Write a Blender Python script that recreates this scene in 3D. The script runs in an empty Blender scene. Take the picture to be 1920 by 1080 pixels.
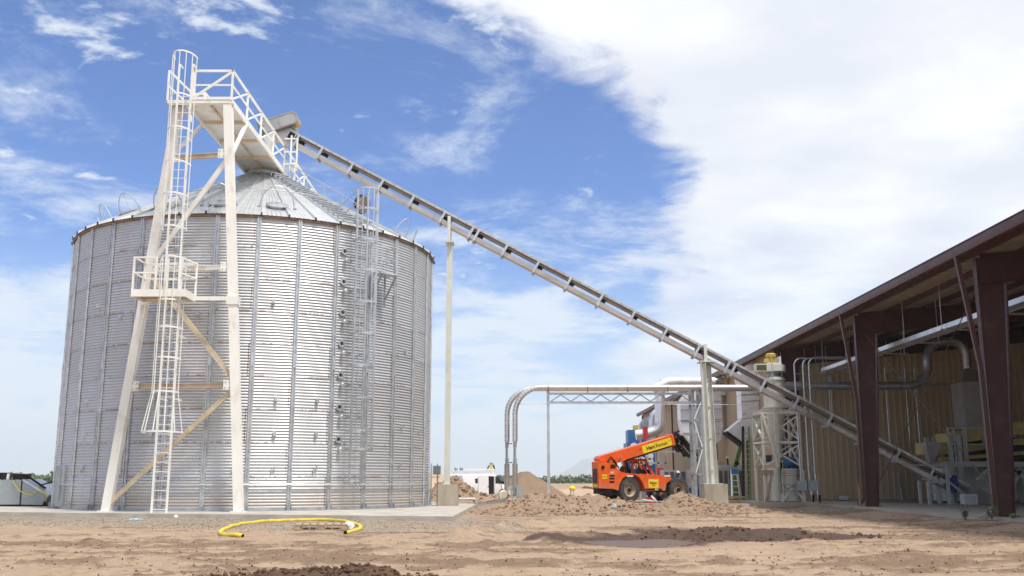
import bpy, bmesh, math, random
import numpy as np
from mathutils import Vector, Matrix
random.seed(7); rng = np.random.default_rng(7)
R_ = math.radians
PI = math.pi
sc = bpy.context.scene
col = sc.collection

# ------------------------------------------------------------------ camera
CAM_H, F_PX = 1.2, 1850.0
TILT = math.atan(359.0/F_PX)
cam = bpy.data.cameras.new('camera'); camo = bpy.data.objects.new('camera', cam); col.objects.link(camo)
camo.location = (0, 0, CAM_H); camo.rotation_euler = (PI/2+TILT, 0, 0)
cam.sensor_width = 36.0; cam.lens = 36.0*F_PX/1920.0
cam.clip_start = 0.1; cam.clip_end = 30000
sc.camera = camo

# ------------------------------------------------------------------ light
SUN_EL, SUN_AZ = R_(63), R_(136)       # azimuth clockwise from +Y: sun high, behind the camera and to its right
world = bpy.data.worlds.new('World'); sc.world = world; world.use_nodes = True
sun = bpy.data.lights.new('sun', 'SUN'); suno = bpy.data.objects.new('sun', sun); col.objects.link(suno)
sun.energy = 2.3; sun.angle = R_(8.0); sun.color = (1.0, 0.955, 0.90)
sdir = Vector((math.sin(SUN_AZ)*math.cos(SUN_EL), math.cos(SUN_AZ)*math.cos(SUN_EL), math.sin(SUN_EL)))
suno.rotation_euler = (-sdir).to_track_quat('-Z', 'Y').to_euler(); suno.location = (20, -20, 60)
sc.view_settings.view_transform = 'Standard'; sc.view_settings.look = 'None'
sc.view_settings.gamma = 1.0; sc.view_settings.use_curve_mapping = False
sc.view_settings.exposure = 0.80
sc.cycles.max_bounces = 8; sc.cycles.volume_bounces = 1
sc.cycles.use_denoising = True

class NT:
    def __init__(s, tree): s.t = tree; s.n = tree.nodes; s.l = tree.links
    def node(s, typ, **kw):
        n = s.n.new(typ)
        for k, v in kw.items(): setattr(n, k, v)
        return n
    def put(s, sock, v):
        if isinstance(v, bpy.types.NodeSocket): s.l.new(v, sock)
        elif v is not None:
            if isinstance(v, (tuple, list)) and len(v) == 3 and sock.type == 'RGBA': v = (*v, 1)
            sock.default_value = v
    def math(s, op, a, b=None, c=None, clamp=False):
        n = s.node('ShaderNodeMath', operation=op); n.use_clamp = clamp
        s.put(n.inputs[0], a)
        if b is not None: s.put(n.inputs[1], b)
        if c is not None: s.put(n.inputs[2], c)
        return n.outputs[0]
    def vmath(s, op, a, b=None):
        n = s.node('ShaderNodeVectorMath', operation=op); s.put(n.inputs[0], a)
        if b is not None: s.put(n.inputs[1], b)
        return n.outputs[0]
    def ramp(s, v, lo, hi, a=0.0, b=1.0):
        n = s.node('ShaderNodeMapRange', interpolation_type='SMOOTHSTEP')
        s.put(n.inputs[0], v); n.inputs[1].default_value = lo; n.inputs[2].default_value = hi
        n.inputs[3].default_value = a; n.inputs[4].default_value = b
        return n.outputs[0]
    def mix(s, f, a, b):
        n = s.node('ShaderNodeMix', data_type='RGBA'); s.put(n.inputs[0], f)
        s.put(n.inputs[6], a); s.put(n.inputs[7], b); return n.outputs[2]
    def noise(s, vec, scale, detail=4, rough=.55, dist=0.0):
        n = s.node('ShaderNodeTexNoise'); s.put(n.inputs['Vector'], vec)
        n.inputs['Scale'].default_value = scale; n.inputs['Detail'].default_value = detail
        n.inputs['Roughness'].default_value = rough; n.inputs['Distortion'].default_value = dist
        return n.outputs[0]
    def comb(s, x, y, z):
        n = s.node('ShaderNodeCombineXYZ'); s.put(n.inputs[0], x); s.put(n.inputs[1], y); s.put(n.inputs[2], z); return n.outputs[0]
    def sep(s, v):
        n = s.node('ShaderNodeSeparateXYZ'); s.put(n.inputs[0], v); return n.outputs

# sky: physical blue under a broken sheet of cloud, laid out on the plane of the cloud layer
def build_sky():
    t = NT(world.node_tree); world.node_tree.nodes.clear()
    out = t.node('ShaderNodeOutputWorld'); bg = t.node('ShaderNodeBackground'); t.l.new(bg.outputs[0], out.inputs[0])
    sky = t.node('ShaderNodeTexSky', sky_type='NISHITA'); sky.sun_disc = False
    sky.sun_elevation = SUN_EL; sky.sun_rotation = SUN_AZ
    sky.air_density = 1.0; sky.dust_density = 0.6; sky.ozone_density = 3.0; sky.altitude = 900
    blue = t.vmath('MULTIPLY', sky.outputs[0], (.70, 1.05, 1.58))
    d = t.node('ShaderNodeTexCoord').outputs['Generated']
    dx, dy, dz = t.sep(d)
    up = t.math('MAXIMUM', dz, 0.0)
    den = t.math('ADD', up, 0.12)
    px = t.math('DIVIDE', dx, den); py = t.math('DIVIDE', dy, den)
    p = t.comb(px, py, 0.0)
    big = t.noise(p, 1.1, 8, .62); fine = t.noise(p, 4.5, 8, .6, .4)
    # edge of the great white cloud that covers the right side and the sky overhead
    pyc = t.math('MAXIMUM', py, 1.15)
    e = t.math('MULTIPLY', t.math('SUBTRACT', pyc, 1.55), -2.0)
    edge = t.math('SUBTRACT', 0.50, t.math('MULTIPLY', t.math('POWER', 2.71828, e), 0.55))
    q = t.math('SUBTRACT', px, edge)
    q = t.math('ADD', q, t.math('MULTIPLY', t.math('SUBTRACT', fine, .5), .34))
    q = t.math('ADD', q, t.math('MULTIPLY', t.math('SUBTRACT', big, .5), .22))
    m_big = t.ramp(q, -0.045, 0.085)
    gaps = t.ramp(t.noise(t.vmath('ADD', p, (3.1, .7, 0)), 1.7, 8, .64), .50, .68)
    gaps = t.math('MULTIPLY', gaps, t.ramp(q, .55, .95))
    m_big = t.math('MULTIPLY', m_big, t.math('SUBTRACT', 1.0, t.math('MULTIPLY', gaps, .7)))
    # thin streaky cloud in the blue
    ps = t.vmath('MULTIPLY', t.vmath('ADD', p, (5.2, 1.3, 0)), (1.25, 1.45, 1))
    w1 = t.noise(ps, 1.5, 10, .68, .35)
    w2 = t.noise(t.vmath('ADD', p, (9.0, 2.0, 0)), 0.8, 3, .5)
    wl = t.math('ADD', w1, t.math('MULTIPLY', t.math('SUBTRACT', w2, .5), .45))
    lowness = t.ramp(dz, 0.34, 0.02, 0.0, 1.0)
    wl = t.math('ADD', wl, t.math('MULTIPLY', lowness, .17))
    wisp = t.math('MULTIPLY', t.ramp(wl, .47, .72), .85)
    puff = t.math('MULTIPLY', t.ramp(t.math('ADD', t.noise(t.vmath('MULTIPLY', t.vmath('ADD', p, (1.7, 4.4, 0)), (1.2, 1.3, 1)), 3.8, 10, .62, .2), t.math('MULTIPLY', t.math('SUBTRACT', w2, .5), .5)), .57, .70), .85)
    thin = t.math('MAXIMUM', wisp, puff)
    haze = t.ramp(dz, .26, 0.0, 0.0, .80)
    base = t.mix(haze, blue, (7.4, 8.9, 9.8))
    c1 = t.mix(thin, base, (8.3, 9.0, 9.8))
    shade = t.ramp(t.noise(t.vmath('ADD', p, (.4, 7.7, 0)), 1.7, 6, .55), .35, .7, 0.0, 1.0)
    m_big = t.math('MULTIPLY', m_big, t.ramp(t.math('ADD', dz, t.math('MULTIPLY', t.math('SUBTRACT', big, .5), .25)), .06, .27, .40, 1.0))
    white = t.mix(shade, (8.2, 8.5, 9.3), (10.8, 10.9, 11.0))
    c2 = t.mix(t.math('MULTIPLY', m_big, .97), c1, white)
    t.put(bg.inputs[0], c2); bg.inputs[1].default_value = 0.06
build_sky()

# ------------------------------------------------------------------ materials
MATS = {}
def mat(name, base, rough=.6, metal=0.0, var=.12, vs=2.0, dirt=None, dirt_amt=0.0, ds=1.2, bump=0.0, bs=40.0, stretch=(1, 1, 1), spec=None, coat=0.0, mud=None):
    if name in MATS: return MATS[name]
    m = bpy.data.materials.new(name); m.use_nodes = True; m.node_tree.nodes.clear(); t = NT(m.node_tree)
    out = t.node('ShaderNodeOutputMaterial'); b = t.node('ShaderNodeBsdfPrincipled'); t.l.new(b.outputs[0], out.inputs[0])
    co = t.node('ShaderNodeTexCoord').outputs['Object']
    rnd = t.node('ShaderNodeObjectInfo').outputs['Random']
    co = t.vmath('ADD', co, t.comb(t.math('MULTIPLY', rnd, 17.0), t.math('MULTIPLY', rnd, 9.0), t.math('MULTIPLY', rnd, 5.0)))
    co = t.vmath('MULTIPLY', co, stretch)
    n = t.noise(co, vs, 5)
    lo = tuple(max(0, x*(1-var)) for x in base); hi = tuple(x*(1+var) for x in base)
    c = t.mix(t.ramp(n, .3, .7), lo, hi)
    rr = t.ramp(t.noise(co, vs*3.1, 3), .3, .7, max(.03, rough*.85), min(1, rough*1.15))
    if dirt:
        dm = t.math('MULTIPLY', t.ramp(t.noise(t.vmath('ADD', co, (3, 8, 1)), ds, 7, .68), .50, .72), dirt_amt)
        c = t.mix(dm, c, dirt)
        if metal: t.put(b.inputs['Metallic'], t.math('MULTIPLY', t.math('SUBTRACT', 1.0, dm), metal))
    elif metal: b.inputs['Metallic'].default_value = metal
    if mud:                                                        # dried splashes low on a machine: (colour, height below which it cakes, height where it ends)
        oz = t.sep(t.node('ShaderNodeTexCoord').outputs['Object'])[2]
        mk = t.math('MULTIPLY', t.ramp(oz, mud[2], mud[1]), t.ramp(t.noise(co, 5.0, 8, .7), .38, .60))
        c = t.mix(t.math('MULTIPLY', mk, .8), c, mud[0]); rr = t.math('MAXIMUM', rr, t.math('MULTIPLY', mk, .85))
    t.put(b.inputs['Base Color'], c); t.put(b.inputs['Roughness'], rr)
    if spec is not None: b.inputs['Specular IOR Level'].default_value = spec
    if coat: b.inputs['Coat Weight'].default_value = coat
    if bump:
        bp = t.node('ShaderNodeBump'); bp.inputs['Strength'].default_value = bump; bp.inputs['Distance'].default_value = .02
        t.put(bp.inputs['Height'], t.noise(co, bs, 4)); t.l.new(bp.outputs[0], b.inputs['Normal'])
    MATS[name] = m; return m

RUST = (.16, .065, .025); DUST = (.42, .30, .19)
CREAM = mat('cream_paint', (.88, .86, .79), .45, var=.05, vs=1.0, dirt=(.42, .28, .15), dirt_amt=.38, ds=1.9, stretch=(1, 1, .5))
WHITEP = mat('white_paint', (.84, .83, .78), .4, var=.04, dirt=(.5, .42, .3), dirt_amt=.25, ds=2.0)
CREAMD = mat('rusty_cream', (.62, .50, .36), .6, var=.12, dirt=RUST, dirt_amt=.7, ds=1.6)
POSTP = mat('pale_green_paint', (.66, .67, .60), .45, var=.05, dirt=(.40, .33, .22), dirt_amt=.3, ds=1.5)
GALV = mat('galvanised', (.60, .62, .64), .42, .75, var=.14, vs=5, dirt=(.30, .27, .24), dirt_amt=.35, ds=2.5)
GALVD = mat('dull_galvanised', (.42, .44, .46), .5, .6, var=.15, vs=5, dirt=(.2, .17, .15), dirt_amt=.4)
STEEL = mat('mill_steel', (.52, .48, .45), .36, .85, var=.10, vs=2.5, dirt=(.34, .25, .17), dirt_amt=.5, ds=1.8, stretch=(.3, 1, 1))
ALU = mat('bright_jacket', (.82, .81, .81), .34, .88, var=.03, vs=1.0, dirt=(.5, .45, .41), dirt_amt=.15, ds=.6)
FOIL = mat('foil_duct', (.86, .86, .88), .36, .3, var=.10, vs=2.5, dirt=(.42, .38, .36), dirt_amt=.3, ds=.8, bump=.08, bs=3)
DUCT = mat('spiral_duct', (.46, .48, .50), .33, .85, var=.12, vs=4, dirt=(.3, .27, .24), dirt_amt=.3)
MAROON = mat('maroon_paint', (.085, .030, .032), .5, var=.10, dirt=(.16, .10, .08), dirt_amt=.35, ds=2)
MAROOND = mat('maroon_trim', (.095, .040, .038), .42, var=.06)
TAN = mat('tan_siding', (.56, .435, .285), .42, var=.05, vs=.8, dirt=(.42, .30, .19), dirt_amt=.3, ds=.9, stretch=(1, 1, .3))
SOFFIT = mat('roof_underside', (.42, .36, .28), .7, var=.08)
CONC = mat('concrete', (.47, .43, .37), .85, var=.14, vs=1.5, dirt=(.30, .25, .19), dirt_amt=.5, ds=1.0, bump=.35, bs=30)
CONCD = mat('stained_concrete', (.40, .35, .27), .85, var=.16, vs=2.5, dirt=(.20, .16, .11), dirt_amt=.6, ds=1.6, bump=.3, bs=30, stretch=(1, 1, .35))
SLABM = mat('slab_concrete', (.40, .345, .29), .75, var=.10, vs=.8, dirt=(.30, .22, .15), dirt_amt=.5, ds=.4, bump=.15, bs=30)
WOOD = mat('raw_wood', (.42, .31, .21), .8, var=.25, vs=6, dirt=(.16, .11, .07), dirt_amt=.5, stretch=(1, 6, 6), bump=.2)
LUMBER = mat('new_lumber', (.55, .39, .21), .75, var=.15, vs=4)
BLACK = mat('black_paint', (.012, .012, .013), .6, var=.2, dirt=(.06, .05, .04), dirt_amt=.25, spec=.25)
RUBBER = mat('tyre_rubber', (.055, .05, .046), .85, var=.2, dirt=(.30, .23, .16), dirt_amt=.65, ds=3.0)
RIMM = mat('dusty_rim', (.44, .36, .26), .7, var=.15, dirt=(.22, .15, .1), dirt_amt=.5)
ORANGE = mat('orange_paint', (.80, .118, .013), .42, var=.10, vs=3, dirt=(.46, .24, .13), dirt_amt=.5, ds=2.2, coat=.1, mud=((.40, .28, .19), .55, 1.25))
YELLOW = mat('yellow_paint', (.80, .58, .05), .45, var=.06)
DECALY = mat('yellow_decal', (.86, .64, .02), .45, var=.03)
INK = mat('black_print', (.012, .012, .012), .5)
WHITEI = mat('white_print', (.82, .82, .82), .5, var=.03)
HOSEY = mat('yellow_hose', (.74, .58, .05), .5, var=.12, vs=5, dirt=(.46, .34, .16), dirt_amt=.6, ds=3)
VANW = mat('van_white', (.80, .80, .82), .25, var=.02, coat=.5)
GLASS = mat('dark_glass', (.02, .024, .028), .06, var=.05, coat=.6)
REDL = mat('red_lens', (.40, .012, .015), .25)
REDP = mat('red_paint', (.50, .02, .03), .45)
BLUEP = mat('blue_paint', (.025, .115, .30), .4, dirt=(.10, .13, .18), dirt_amt=.3)
GREENP = mat('green_paint', (.11, .25, .04), .5)
GOLD = mat('yellow_motor', (.62, .45, .10), .4, .2, var=.1)
GREYB = mat('grey_box_paint', (.34, .37, .38), .5, var=.06, dirt=(.30, .28, .25), dirt_amt=.3, ds=.8)
SEAGRN = mat('pale_sage_paint', (.46, .49, .43), .5, var=.06, dirt=(.3, .27, .2), dirt_amt=.3)
MACHY = mat('machine_yellow', (.58, .46, .17), .5, var=.1, dirt=(.3, .22, .1), dirt_amt=.4)
GREYM = mat('machine_grey', (.40, .39, .38), .45, .5, var=.08)
WHITEB = mat('white_plastic', (.72, .72, .71), .4, var=.04)
CREAMTANK = mat('tank_cream', (.66, .655, .57), .42, var=.04, dirt=(.42, .36, .26), dirt_amt=.25)
BLUEC = mat('blue_cloth', (.035, .07, .26), .85, var=.2, vs=8)
DARKC = mat('dark_cloth', (.03, .03, .035), .85)
HIVIS = mat('orange_cloth', (.75, .12, .02), .8)
SKIN = mat('skin', (.36, .19, .125), .55, var=.08)
PINK = mat('pink_flag', (.80, .10, .12), .6)
CYANR = mat('cyan_cloth', (.25, .48, .52), .8, var=.3, vs=9)
LEAF = mat('weed_leaf', (.17, .21, .10), .6, var=.4, vs=6)
FINM = mat('coil_fins', (.14, .135, .13), .6, .3, var=.1)
ACM = mat('beige_cabinet', (.46, .43, .40), .5, var=.05)

# ------------------------------------------------------------------ mesh builder
OFF = {}
def ident(M=None): return M
class MB:
    def __init__(s): s.v = []; s.f = []
    def add(s, vs, fs):
        o = len(s.v); s.v += [tuple(v) for v in vs]; s.f += [tuple(i+o for i in f) for f in fs]; return s
    def box(s, c, d, R=None):
        cx, cy, cz = c; x, y, z = d[0]/2, d[1]/2, d[2]/2
        P = [Vector(q) for q in ((-x,-y,-z),(x,-y,-z),(x,y,-z),(-x,y,-z),(-x,-y,z),(x,-y,z),(x,y,z),(-x,y,z))]
        if R is not None: P = [R @ q for q in P]
        return s.add([(q.x+cx, q.y+cy, q.z+cz) for q in P], [(0,3,2,1),(4,5,6,7),(0,1,5,4),(1,2,6,5),(2,3,7,6),(3,0,4,7)])
    def bx(s, x0, x1, y0, y1, z0, z1): return s.box(((x0+x1)/2,(y0+y1)/2,(z0+z1)/2), (abs(x1-x0),abs(y1-y0),abs(z1-z0)))
    def frame(s, a, b, up):
        a, b = Vector(a), Vector(b); d = (b-a).normalized(); u = Vector(up)
        if abs(d.dot(u.normalized())) > .99: u = Vector((0, 1, 0)) if abs(d.y) < .9 else Vector((1, 0, 0))
        sd = d.cross(u).normalized(); u = sd.cross(d).normalized(); return a, b, d, sd, u
    def bar(s, a, b, w, h=None, up=(0,0,1), w2=None, h2=None, off=(0,0)):
        h = w if h is None else h; w2 = w if w2 is None else w2; h2 = h if h2 is None else h2
        a, b, d, sd, u = s.frame(a, b, up); sh = sd*off[0]+u*off[1]; P = []
        for q, ww, hh in ((a, w, h), (b, w2, h2)):
            for i, j in ((-1,-1),(1,-1),(1,1),(-1,1)): P.append(q+sh+sd*(i*ww/2)+u*(j*hh/2))
        return s.add(P, [(0,1,2,3),(7,6,5,4),(0,4,5,1),(1,5,6,2),(2,6,7,3),(3,7,4,0)])
    def ibeam(s, a, b, depth, width, t=.02, up=(0,0,1), depth2=None):
        depth2 = depth if depth2 is None else depth2
        a, b, d, sd, u = s.frame(a, b, up); 
        for sg in (-1, 1):
            s.bar(a+u*sg*(depth/2-t/2), b+u*sg*(depth2/2-t/2), width, t, up=u)
        s.bar(a, b, t*.7, depth-2*t, up=u, h2=depth2-2*t); return s
    def tube(s, pts, r, n=8, caps=True, closed=False):
        pts = [Vector(p) for p in pts]; m = len(pts); rs = r if isinstance(r, (list, tuple)) else [r]*m
        vs, fs = [], []; prev = None
        for i, p in enumerate(pts):
            if closed: d = (pts[(i+1) % m]-pts[i-1]).normalized()
            else: d = (pts[min(i+1, m-1)]-pts[max(i-1, 0)]).normalized()
            if prev is None:
                x = Vector((0,0,1)) if abs(d.z) < .9 else Vector((1,0,0)); sd = d.cross(x).normalized()
            else:
                sd = (prev-d*prev.dot(d)).normalized()
            prev = sd; u = d.cross(sd)
            for k in range(n):
                a = 2*PI*k/n; vs.append(p+sd*(rs[i]*math.cos(a))+u*(rs[i]*math.sin(a)))
        for i in range(m if closed else m-1):
            j = (i+1) % m
            for k in range(n): fs.append((i*n+k, i*n+(k+1) % n, j*n+(k+1) % n, j*n+k))
        if caps and not closed: fs += [tuple(range(n))[::-1], tuple(range((m-1)*n, m*n))]
        return s.add(vs, fs)
    def cyl(s, a, b, r0, r1=None, n=16, caps=True): return s.tube([a, b], [r0, r0 if r1 is None else r1], n, caps)
    def lathe(s, prof, c=(0,0,0), n=24, a0=0.0, a1=2*PI, axis='z'):
        full = abs(a1-a0-2*PI) < 1e-6; k = n if full else n+1; vs, fs = [], []
        for r, z in prof:
            for i in range(k):
                a = a0+(a1-a0)*i/n; q = (r*math.cos(a), r*math.sin(a), z)
                if axis == 'y': q = (q[0], q[2], q[1])
                if axis == 'x': q = (q[2], q[0], q[1])
                vs.append((c[0]+q[0], c[1]+q[1], c[2]+q[2]))
        for j in range(len(prof)-1):
            for i in range(n):
                i2 = (i+1) % k; fs.append((j*k+i, j*k+i2, (j+1)*k+i2, (j+1)*k+i))
        return s.add(vs, fs)
    def extrude(s, poly, vec):
        n = len(poly); vec = Vector(vec); P = [Vector(p) for p in poly]
        return s.add(P+[p+vec for p in P], [tuple(range(n))[::-1], tuple(range(n, 2*n))]+[(i, (i+1) % n, n+(i+1) % n, n+i) for i in range(n)])
    def quad(s, a, b, c, d): return s.add([a, b, c, d], [(0,1,2,3)])
    def blob(s, c, r, sub=2, jit=.0, sq=(1,1,1)):
        bm = bmesh.new(); bmesh.ops.create_icosphere(bm, subdivisions=sub, radius=1)
        bm.verts.ensure_lookup_table(); vs = []
        for v in bm.verts:
            k = 1+random.uniform(-jit, jit); vs.append((c[0]+v.co.x*r*sq[0]*k, c[1]+v.co.y*r*sq[1]*k, c[2]+v.co.z*r*sq[2]*k))
        fs = [tuple(v.index for v in f.verts) for f in bm.faces]; bm.free(); return s.add(vs, fs)
    def mesh(s, name, m, smooth=True, off=(0,0,0), ang=35):
        me = bpy.data.meshes.new(name)
        me.from_pydata([(x-off[0], y-off[1], z-off[2]) for x, y, z in s.v], [], s.f)
        bm = bmesh.new(); bm.from_mesh(me); bmesh.ops.recalc_face_normals(bm, faces=bm.faces); bm.to_mesh(me); bm.free()
        if smooth:
            me.shade_smooth(); me.set_sharp_from_angle(angle=R_(ang))
        me.materials.append(m); me.update(); return me
    def build(s, name, m, parent=None, smooth=True, ang=35):
        off = OFF.get(parent.name, (0,0,0)) if parent else (0,0,0)
        o = bpy.data.objects.new(name, s.mesh(name, m, smooth, off, ang)); col.objects.link(o)
        if parent: o.parent = parent
        OFF[o.name] = off
        return o
def tag(o, label=None, cat=None, group=None, kind=None):
    if label: o['label'] = label
    if cat: o['category'] = cat
    if group: o['group'] = group
    if kind: o['kind'] = kind
    return o
def thing(name, label, cat, loc=(0,0,0), group=None, rotz=0.0):
    """an Empty at the thing's base; parts are given in world coordinates unless it is turned (then in its own)"""
    o = bpy.data.objects.new(name, None); col.objects.link(o); o.location = loc; o.rotation_euler = (0, 0, rotz)
    o.empty_display_size = .2
    tag(o, label, cat, group); OFF[o.name] = tuple(loc) if not rotz else (0,0,0); return o
def dup(root, loc, label=None, rotz=None, group=None):
    def rec(o, par):
        c = o.copy(); col.objects.link(c); c.parent = par
        for ch in list(o.children): rec(ch, c)
        return c
    r = rec(root, None); r.location = loc
    if rotz is not None: r.rotation_euler = (0, 0, rotz)
    if label: r['label'] = label
    if group: r['group'] = group
    OFF[r.name] = tuple(loc); return r
def placed(name, me, parent, loc=(0,0,0), rotz=0.0):
    o = bpy.data.objects.new(name, me); col.objects.link(o); o.parent = parent; o.location = loc; o.rotation_euler = (0, 0, rotz); return o
def arc(c, r, a0, a1, n, ax=(1,0,0), ay=(0,0,1)):
    c, ax, ay = Vector(c), Vector(ax), Vector(ay)
    return [c+ax*(r*math.cos(a0+(a1-a0)*i/n))+ay*(r*math.sin(a0+(a1-a0)*i/n)) for i in range(n+1)]
def fillet(pts, r, n=6):
    """polyline with its inner corners rounded"""
    P = [Vector(p) for p in pts]; out = [P[0]]
    for i in range(1, len(P)-1):
        a, b, c = P[i-1], P[i], P[i+1]; d1 = (a-b).normalized(); d2 = (c-b).normalized()
        ang = d1.angle(d2); tl = min(r/math.tan(ang/2), (a-b).length*.49, (c-b).length*.49); rr = tl*math.tan(ang/2)
        p0 = b+d1*tl; p1 = b+d2*tl; ctr = b+(d1+d2).normalized()*(rr/math.sin(ang/2))
        v0, v1 = p0-ctr, p1-ctr; sw = v0.angle(v1)
        for k in range(n+1):
            s_ = k/n; out.append(ctr+(v0*math.sin((1-s_)*sw)+v1*math.sin(s_*sw))/math.sin(sw))
    out.append(P[-1]); return out
def lettering(text, h, m, parent, M, name='lettering', bold=False, shear=0.0, extr=.004, space=1.0):
    cu = bpy.data.curves.new(name, 'FONT'); cu.body = text; cu.size = h*1.42; cu.extrude = extr; cu.align_x = 'LEFT'
    cu.shear = shear; cu.space_character = space; cu.resolution_u = 3
    if bold: cu.offset = h*.035
    o = bpy.data.objects.new(name, cu); col.objects.link(o); bpy.context.view_layer.update()
    me = bpy.data.meshes.new_from_object(o.evaluated_get(bpy.context.evaluated_depsgraph_get()))
    bpy.data.objects.remove(o); bpy.data.curves.remove(cu)
    me.transform(M); me.materials.clear(); me.materials.append(m); me.name = name
    q = bpy.data.objects.new(name, me); col.objects.link(q); q.parent = parent
    if any(OFF.get(parent.name, (0,0,0))): me.transform(Matrix.Translation(-Vector(OFF[parent.name])))
    return q
def at(u, v, Y):
    """a point of the place: the photograph's pixel (1920 wide) taken at forward distance Y"""
    s_, c_ = math.sin(TILT), math.cos(TILT); xc = (u-960)/F_PX; yc = (540-v)/F_PX; k = Y/(c_-s_*yc)
    return Vector((xc*k, Y, CAM_H+k*(s_+c_*yc)))
# ------------------------------------------------------------------ ground
def vnoise(x, y, seed=0):
    xi = np.floor(x).astype(np.int64); yi = np.floor(y).astype(np.int64); fx = x-xi; fy = y-yi
    def h(i, j):
        n = (i*374761393 + j*668265263 + seed*974634777) & 0xffffffff
        n = ((n ^ (n >> 13))*1274126177) & 0xffffffff
        return ((n ^ (n >> 16)) & 0xffff)/65535.0
    ux = fx*fx*fx*(fx*(fx*6-15)+10); uy = fy*fy*fy*(fy*(fy*6-15)+10)
    a = h(xi, yi); b = h(xi+1, yi); c = h(xi, yi+1); d = h(xi+1, yi+1)
    return (a+(b-a)*ux)*(1-uy)+(c+(d-c)*ux)*uy
def fbm(x, y, s, o=4, seed=0, g=.5):
    t = 0; a = 1; w = 0
    for k in range(o):
        t = t+a*vnoise(x*s+k*17.3, y*s+k*9.1, seed+k); w += a; a *= g; s *= 2.03
    return t/w-.5
def sstep(a, b, x):
    t = np.clip((x-a)/(b-a), 0, 1); return t*t*(3-2*t)
def gauss(x, y, cx, cy, sx, sy, rot=0.0):
    c, s = math.cos(rot), math.sin(rot); dx, dy = x-cx, y-cy
    return np.exp(-((dx*c+dy*s)/sx)**2-((-dx*s+dy*c)/sy)**2)
def rut_field(x, y):
    """wheel tracks that run roughly across the view: -1 in the track, positive on its shoulders"""
    t = 0
    for (y0, sl, cv, w, a, x0, x1) in ((15.2, .05, .004, .22, 1, -20, 30), (16.9, .05, .004, .22, 1, -20, 30), (18.7, -.02, .006, .25, .7, -20, 1),
                               (20.6, -.02, .006, .25, .7, -16, 0), (14.0, .12, 0, .2, .8, -2, 30), (17.6, .10, .003, .24, .9, 3, 30),
                               (24.6, .03, .004, .25, .6, -3, 14), (26.3, .04, .004, .25, .5, -2, 14), (22.0, .26, .012, .3, .9, -1.5, 3.4)):
        yc = y0+sl*x+cv*x*x+.35*fbm(x, y*0+y0, .25, 2, 5)
        d = (y-yc)/w; m = sstep(x0, x0+2, x)*(1-sstep(x1-2, x1, x))
        t = t+a*m*(-np.exp(-d*d)+.55*np.exp(-((np.abs(d)-1.5)/.6)**2))
    return t
def trench(x, y):  # the wet ruts right of the middle
    a = gauss(x, y, 2.3, 20.6, 1.25, 1.7, .45); b = gauss(x, y, 5.0, 22.8, 2.1, 1.8, .05)
    return a, b
def H(x, y):
    x = np.asarray(x, float); y = np.asarray(y, float)
    z = -.36*sstep(52, 84, y)
    z = z+.10*fbm(x, y, .11, 3, 1)*sstep(8, 16, y)
    near = 1-sstep(45, 60, y)
    z = z+.035*fbm(x, y, .9, 3, 2)+.024*fbm(x, y, 3.2, 3, 3)+near*(.034*fbm(x, y*1.4, 4.2, 4, 4, .72)-.03*np.clip(fbm(x*.5, y*1.7, 1.7, 4, 6, .65)-.06, 0, 1))
    rg = .6+1.4*np.clip(fbm(x, y, .35, 3, 31)+.35, 0, 1)
    z = z+.085*rut_field(x, y)*rg*near
    cl = np.clip(fbm(x, y, 2.3, 3, 12)-.10, 0, 1)*np.clip(fbm(x, y, .22, 2, 13)+.18, 0, 1)
    z = z+.55*cl*near
    a, b = trench(x, y); z = z-.13*np.clip(a*1.3, 0, 1)-.22*b
    z = z+.14*b*(fbm(x, y, 2.4, 4, 14, .7)*3)
    z = z+.20*gauss(x, y, .75, 19.5, .55, .5)*(1+2.2*fbm(x, y, 3.0, 3, 8))+.16*gauss(x, y, 5.3, 24.2, 1.6, .5)*(1+2.0*fbm(x, y, 2.6, 3, 9))+.17*gauss(x, y, 6.3, 21.6, .9, .45)*(1+2*fbm(x, y, 3, 3, 10))
    dm = dark_mask(x, y, 0); z = z+near*.045*dm*(.4+1.6*(fbm(x, y, 4.0, 3, 66, .7)+.3))
    s_ = np.clip((y-20.2)/7.6, 0, 1); lx = -1.3+2.9*s_**1.4; z = z+.13*np.exp(-((x-lx+.5*fbm(x, y, .6, 2, 71))/.34)**2)*sstep(19.8, 21, y)*(1-sstep(27, 29, y))*(.5+2.2*np.clip(fbm(x, y, 2.6, 4, 72, .7)+.25, 0, 1))
    pad = np.clip(1-np.maximum(np.abs(x+11)-12, np.abs(y-40)-10)/2.0, 0, 1)
    z = z*(1-pad*.85)+.02*pad
    sl = sstep(11.3, 12.6, x)*sstep(8, 14, y)
    z = z*(1-.7*sl)+.10*sl*(1-sstep(60, 80, y))*(.6+1.2*(fbm(x, y, .3, 2, 21)+.3))
    return z
def Hs(x, y): return float(H(np.array([x]), np.array([y]))[0])
def grid_axis(segs):
    out = [segs[0][0]]
    for a, b, st in segs:
        n = max(1, int(round((b-a)/st))); out += [a+(b-a)*(i+1)/n for i in range(n)]
    return np.array(out)
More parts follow.
